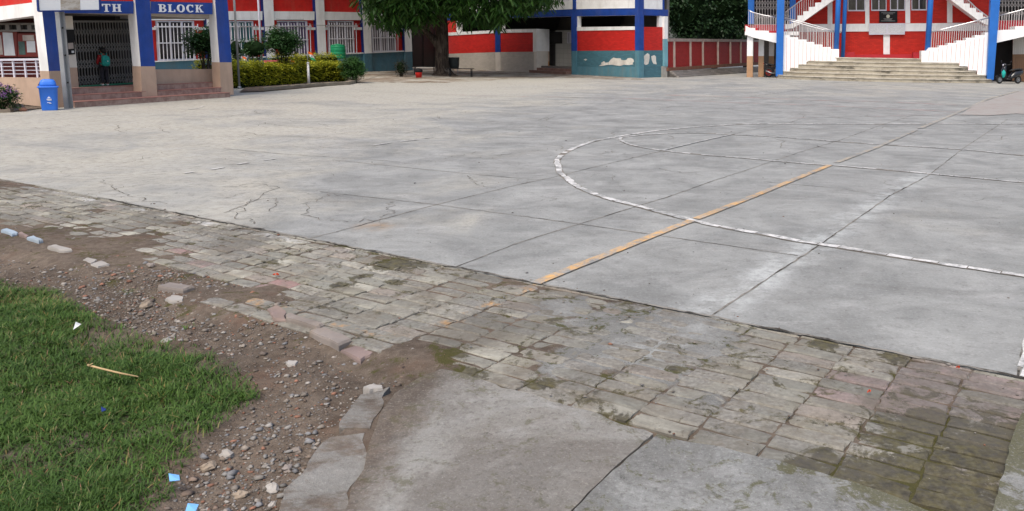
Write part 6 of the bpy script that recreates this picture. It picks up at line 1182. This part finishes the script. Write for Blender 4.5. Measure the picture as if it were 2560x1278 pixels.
# ---------------------------------------------------------------- the pupil at the gate
fl_z = .431; gp = G(263, 214, fl_z); P0 = Vector((gp.x, gp.y, fl_z)); H = (bk(265, 119, gp.y).z - fl_z); hd_ = PA.n * -1                     # faces the gate, back to the viewer
sdv = PA.d * 1.0; FW = -PA.n
def BP(x, y, z): return P0 + sdv * (x * H) + FW * (y * H) + Vector((0, 0, z * H))
def skin(name, joints, bones, mat, par, root, sub=2):
    me = bpy.data.meshes.new(name); off = root_loc(par); ks = list(joints); me.from_pydata([tuple(joints[k][0] - off) for k in ks], [(ks.index(a), ks.index(b)) for a, b in bones], []); o = bpy.data.objects.new(name, me); COL.objects.link(o); o.parent = par
    md = o.modifiers.new('skin', 'SKIN'); 
    for i, k in enumerate(ks): sv = me.skin_vertices[0].data[i]; r_ = joints[k][1]; sv.radius = (r_[0] * H, r_[1] * H) if hasattr(r_, '__len__') else (r_ * H, r_ * H); sv.use_root = (k == root)
    md.use_smooth_shade = True; s_ = o.modifiers.new('sub', 'SUBSURF'); s_.levels = sub; s_.render_levels = sub; me.materials.append(mat); return o
M_SKIN = paint('brown_skin', (.22, .11, .065), .6, .05, bump=0); M_HAIR = paint('black_hair', (.008, .007, .007), .5, .2, bump=.3); M_JKT = paint('red_jersey', (.22, .012, .014), .85, .12); M_TRS = paint('dark_trousers', (.018, .018, .024), .9, .1); M_BAG = paint('teal_rucksack', (.012, .21, .18), .75, .1); M_SHOE = paint('white_trainer', (.60, .60, .60), .6, .05, bump=0)
t = thing('person', 'child in a red jersey and dark trousers standing at the folding gate, back turned', 'person', P0)
J = {'pel': (BP(0, 0, .50), .065), 'sp': (BP(0, .0, .60), .060), 'ch': (BP(0, .0, .74), .072), 'nk': (BP(0, .005, .825), .030), 'hd0': (BP(0, .015, .865), .050), 'hd1': (BP(0, .015, .925), .064), 'hd2': (BP(0, .01, .970), .040),
     'shL': (BP(-.105, 0, .775), .038), 'elL': (BP(-.135, .03, .62), .027), 'wrL': (BP(-.10, .12, .54), .019), 'paL': (BP(-.09, .145, .53), .020), 'shR': (BP(.105, 0, .775), .038), 'elR': (BP(.14, .02, .61), .027), 'wrR': (BP(.125, .06, .49), .019), 'paR': (BP(.125, .07, .46), .020),
     'hpL': (BP(-.055, 0, .47), .055), 'knL': (BP(-.058, .012, .27), .036), 'anL': (BP(-.06, -.01, .05), .024), 'ftL': (BP(-.065, .07, .02), .022), 'hpR': (BP(.055, 0, .47), .055), 'knR': (BP(.062, .01, .27), .036), 'anR': (BP(.07, -.01, .05), .024), 'ftR': (BP(.08, .07, .02), .022)}
Bn = [('pel', 'sp'), ('sp', 'ch'), ('ch', 'nk'), ('nk', 'hd0'), ('hd0', 'hd1'), ('hd1', 'hd2'), ('ch', 'shL'), ('shL', 'elL'), ('elL', 'wrL'), ('wrL', 'paL'), ('ch', 'shR'), ('shR', 'elR'), ('elR', 'wrR'), ('wrR', 'paR'), ('pel', 'hpL'), ('hpL', 'knL'), ('knL', 'anL'), ('anL', 'ftL'), ('pel', 'hpR'), ('hpR', 'knR'), ('knR', 'anR'), ('anR', 'ftR')]
for s_, sg in (('L', -1), ('R', 1)):
    pb_ = J['pa' + s_][0]; dr_ = (pb_ - J['wr' + s_][0]).normalized()
    for i, (o_, l_) in enumerate(((-.018, .040), (-.006, .050), (.006, .047), (.017, .036))): J[f'f{s_}{i}a'] = (pb_ + sdv * (o_ * H) + dr_ * (.016 * H), .0068); J[f'f{s_}{i}b'] = (pb_ + sdv * (o_ * H) + dr_ * ((.016 + l_ * .6) * H) + FW * (.004 * H), .0058); J[f'f{s_}{i}c'] = (pb_ + sdv * (o_ * H) + dr_ * ((.012 + l_) * H) + FW * (.012 * H), .005); Bn += [('pa' + s_, f'f{s_}{i}a'), (f'f{s_}{i}a', f'f{s_}{i}b'), (f'f{s_}{i}b', f'f{s_}{i}c')]
    J[f't{s_}a'] = (pb_ - sdv * (sg * .020 * H), .008); J[f't{s_}b'] = (pb_ - sdv * (sg * .030 * H) + dr_ * (.022 * H), .006); Bn += [('pa' + s_, f't{s_}a'), (f't{s_}a', f't{s_}b')]
skin('body', J, Bn, M_SKIN, t, 'pel')
m = MB(); hc = BP(0, .015, .925); face = []
m.ball(hc + FW * (.064 * H) - Vector((0, 0, .008 * H)), (.010 * H, .012 * H, .016 * H)); m.build('nose', M_SKIN, t)
for sg in (-1, 1): m = MB(); m.ball(hc + FW * (.056 * H) + sdv * (sg * .024 * H) + Vector((0, 0, .006 * H)), .008 * H); m.build('eye', M_FWH, t); m = MB(); m.ball(hc + sdv * (sg * .064 * H), (.008 * H, .014 * H, .020 * H)); m.build('ear', M_SKIN, t)
m = MB(); m.ball(hc + FW * (.058 * H) - Vector((0, 0, .032 * H)), (.018 * H, .006 * H, .005 * H)); m.build('mouth', M_JKT, t)
m = MB(); m.ball(BP(0, -.004, .940), (.073 * H, .073 * H, .066 * H), 0, 16, 10, .05); m.ball(BP(0, -.022, .905), (.066 * H, .052 * H, .062 * H), 0, 14, 8, .05); m.build('hair', M_HAIR, t)
E2 = lambda k, d: (J[k][0], J[k][1] + d)
skin('jersey', {'pel': (BP(0, 0, .455), .085), 'sp': E2('sp', .018), 'ch': E2('ch', .016), 'nk': (BP(0, 0, .805), .044), 'shL': E2('shL', .012), 'elL': E2('elL', .010), 'wrL': E2('wrL', .008), 'shR': E2('shR', .012), 'elR': E2('elR', .010), 'wrR': E2('wrR', .008)}, [('pel', 'sp'), ('sp', 'ch'), ('ch', 'nk'), ('ch', 'shL'), ('shL', 'elL'), ('elL', 'wrL'), ('ch', 'shR'), ('shR', 'elR'), ('elR', 'wrR')], M_JKT, t, 'pel')
skin('trousers', {'pel': (BP(0, 0, .49), .075), 'hpL': E2('hpL', .010), 'knL': E2('knL', .012), 'anL': (BP(-.06, -.008, .055), .036), 'hpR': E2('hpR', .010), 'knR': E2('knR', .012), 'anR': (BP(.07, -.008, .055), .036)}, [('pel', 'hpL'), ('hpL', 'knL'), ('knL', 'anL'), ('pel', 'hpR'), ('hpR', 'knR'), ('knR', 'anR')], M_TRS, t, 'pel')
for k in ('L', 'R'): m = MB(); a = J['an' + k][0]; b = J['ft' + k][0]; m.ball((a + b) / 2 - Vector((0, 0, .010 * H)), (.035 * H, .068 * H, .026 * H), 0, 12, 7, 0, (sdv, FW, Vector((0, 0, 1)))); m.build('shoe', M_SHOE, t)
t = thing('rucksack', 'teal rucksack worn on the back of the child at the gate', 'bag', BP(-.02, -.10, .55))
def rr(cx_, cz, w_, h, y): return [BP(cx_ + w_ * (abs(math.cos(a)) ** .6) * (1 if math.cos(a) >= 0 else -1), y, cz + h * (abs(math.sin(a)) ** .6) * (1 if math.sin(a) >= 0 else -1)) for a in [6.2832 * i / 20 for i in range(20)]]
m = MB(); m.ring([rr(-.03, .655, .085, .125, -.072), rr(-.03, .655, .100, .145, -.092), rr(-.03, .65, .100, .142, -.14), rr(-.03, .64, .085, .12, -.168)]); m.build('pack_body', M_BAG, t); m = MB(); m.ring([rr(-.03, .60, .068, .060, -.165), rr(-.03, .60, .066, .058, -.186), rr(-.03, .60, .05, .045, -.194)]); pk = m.build('front_pocket', M_BAG, t); m = MB(); m.ball(BP(-.03, -.196, .645), (.014 * H, .006 * H, .014 * H)); m.build('badge', M_FWH, pk)
for sg in (-1, 1): m = MB(); m.tube([BP(-.03 + sg * .06, -.085, .77), BP(sg * .07, -.04, .85), BP(sg * .075, .07, .80), BP(sg * .085, .06, .62), BP(-.03 + sg * .08, -.075, .56)], .012 * H, 0, 6); m.build('strap', M_BAG, t)

# ---------------------------------------------------------------- small things on the near ground
M_KB = paint('kerb_brick', (.235, .205, .185), .9, .25, dirt=.6, bump=.8); M_PALE = paint('pale_stone', (.34, .32, .295), .9, .12, dirt=.2, bump=.5); M_SLATE = paint('blue_white_tile', (.30, .37, .43), .8, .15, dirt=.3); M_PINK = paint('pink_brick', (.225, .17, .155), .9, .25, dirt=.6, bump=.6); M_FLAME = paint('orange_red_petal', (.48, .06, .02), .7, .15); M_SKYP = paint('sky_blue_paper', (.18, .42, .78), .6, .05, bump=0)
def brick(lab, quad, z, th, mat=M_KB, name='loose_brick', cat='brick'):
    P_ = [G(x, y) for x, y in quad]; c = sum(P_, Vector()) / len(P_); m = MB(); o = []
    for a, b in zip(P_, P_[1:] + P_[:1]):
        for i in range(3): q = a.lerp(b, i / 3); o.append(Vector((q.x + random.gauss(0, .004), q.y + random.gauss(0, .004), z)))
    inn = [p_.lerp(Vector((c.x, c.y, z)), .07) for p_ in o]; m.ring([[p_ - Vector((0, 0, th)) for p_ in o], [p_ - Vector((0, 0, .012)) for p_ in o], [p_ + Vector((0, 0, .0 + random.gauss(0, .001))) for p_ in inn]], 0, True, False)
    return tag(m.build(name, mat, None, (c.x, c.y, z - th)), lab, cat)
brick('dislodged pinkish kerb brick at the broken paving edge, farther of the pair', [(716, 793), (728, 790), (808, 818), (797, 826), (715, 803)], .022, .09); brick('dislodged dark kerb brick at the broken paving edge, nearer of the pair', [(775, 832), (812, 822), (882, 853), (846, 868)], .016, .09)
brick('pale pink broken brick lying at the corner of the broken edge', [(855, 868), (895, 856), (934, 876), (902, 893)], -.012, .05, M_PINK, 'broken_brick'); brick('round cornered reddish stone at the broken edge above the kerb bricks', [(668, 775), (690, 765), (716, 778), (712, 803), (680, 800)], .010, .08, M_PINK, 'broken_brick')
brick('blue and white painted kerb brick lying far left in the dirt', [(4, 582), (20, 578), (48, 590), (32, 594)], .03, .07, M_SLATE); brick('pinkish white kerb brick lying next to the blue painted one', [(45, 590), (52, 588), (76, 598), (66, 601)], .03, .07, M_PINK); brick('pale blue kerb brick third along the row at far left', [(68, 602), (84, 598), (108, 608), (96, 611)], .03, .07, M_SLATE); brick('splintered pale brick at the right end of the painted row', [(120, 624), (138, 620), (182, 632), (150, 634)], .03, .06, M_PALE, 'broken_brick')
brick('flat grey slab piece left of the tilted one', [(205, 650), (222, 643), (245, 650), (228, 657)], .0, .05, M_PALE, 'slab_piece', 'slab'); brick('flat grey slab piece beside the dirt, right of its twin', [(225, 660), (255, 651), (276, 660), (245, 667)], .0, .05, M_PALE, 'slab_piece', 'slab')
brick('dark tilted slab leaning out of the gravel', [(395, 722), (425, 712), (485, 722), (455, 731)], .02, .05, M_KB, 'slab_piece', 'slab'); brick('pale angular slab fragment lying in front of the dark slab', [(412, 742), (432, 734), (462, 738), (458, 747), (430, 748)], -.01, .04, M_PALE, 'slab_piece', 'slab'); brick('white flat stone chip lying alone on the brown dirt', [(713, 888), (722, 884), (748, 885), (738, 896), (722, 896)], -.036, .03, M_PALE, 'stone_chip', 'stone'); brick('long pale stone sliver at the head of the cracked slab', [(905, 972), (930, 965), (958, 966), (955, 975), (925, 978)], .01, .05, M_PALE, 'stone_chip', 'stone')
def dz_(x, y): g = G(x, y); return Vector((g.x, g.y, dzi(g.x, g.y)))
for lab, x, y, s_, mt in (('rounded tan stone in the gravel above the lawn', 365, 752, .042, M_ROCK), ('dark grey stone resting on the bricks', 377, 665, .024, M_KB), ('largest pale stone at the lawn edge near the bottom', 565, 1113, .030, M_PALE), ('tan stone just below the largest pale one', 520, 1137, .030, M_ROCK), ('square tan stone near the bottom of the gravel', 601, 1210, .024, M_ROCK), ('pale cluster stone by the slab foot', 680, 1195, .028, M_PALE), ('dark stone beside the slab edge', 716, 1144, .022, M_KB), ('flat grey stone buried at the grass edge', 415, 833, .035, M_PALE), ('brown stone with an orange side in the middle of the gravel', 740, 1093, .022, M_KB), ('white oblong stone near the lower slab edge', 678, 1231, .018, M_PALE)):
    g = dz_(x, y); rock('stone', lab, 'stone', g if y > 700 or x < 300 else G(x, y), (s_ * 1.1, s_ * .85, s_ * .6), mt, random.uniform(0, 3), .24, .55, 8)
def paper(name, lab, cat, quad, z, mat, curl=.01):
    P_ = [G(x, y, z) for x, y in quad]; c = sum(P_, Vector()) / len(P_); m = MB(); P_[0].z += curl; P_[2].z += curl * .6; m.prism([P_[0], P_[1], c + Vector((0, 0, .004))], (0, 0, .002)); m.prism([P_[1], P_[2], c + Vector((0, 0, .004))], (0, 0, .002)); m.prism([P_[2], P_[3], c + Vector((0, 0, .004))], (0, 0, .002)); m.prism([P_[3], P_[0], c + Vector((0, 0, .004))], (0, 0, .002)); return tag(m.build(name, mat), lab, cat)
paper('paper_scrap', 'sky blue paper scrap at the lawn edge near the bottom', 'litter', [(422, 1191), (448, 1189), (450, 1205), (424, 1204)], .01, M_SKYP); paper('paper_scrap', 'blue and white paper scrap cut by the bottom picture edge', 'litter', [(470, 1266), (497, 1262), (490, 1282), (462, 1284)], .0, M_SKYP); paper('paper_scrap', 'tiny dark blue wrapper lying in the middle of the lawn', 'litter', [(253, 1024), (265, 1023), (265, 1030), (254, 1030)], .04, M_CHK, .012); paper('paper_scrap', 'crumpled white paper scrap on the upper lawn edge', 'litter', [(190, 814), (203, 811), (197, 821), (183, 825)], .045, M_FWH, .02)
m = MB(); m.tube([G(220, 913, .04), G(250, 921, .045), G(300, 933, .05), G(346, 942, .045)], [.006, .005, .0045, .003], 0, 7); m.tube([G(224, 914, .045), G(232, 908, .06)], [.004, .002], 0, 5); tag(m.build('dry_stick', paint('dry_straw', (.42, .30, .16), .8, .35)), 'dry straw coloured stick lying across the lawn', 'stick')
for lab, x, y, s_ in (('orange red petals scattered on the bricks left of the middle', 690, 692, .014), ('red petal on the bricks at the far right', 2397, 926, .007), ('tiny red scrap below the pink brick at right', 2172, 986, .006)):
    g = G(x, y); m = MB(); V = []
    for k in range(3): a = random.uniform(0, 6.28); q = g + Vector((random.uniform(-1, 1) * s_ * 1.6, random.uniform(-.6, .6) * s_, .008 + .002 * k)); m.prism([q + Vector((math.cos(a + i * 1.05) * s_ * (.9 if i % 2 else .55), math.sin(a + i * 1.05) * s_ * .6, .006 * (i % 3))) for i in range(6)], (0, 0, .002))
    tag(m.build('petals', M_FLAME, None, tuple(g)), lab, 'petals')
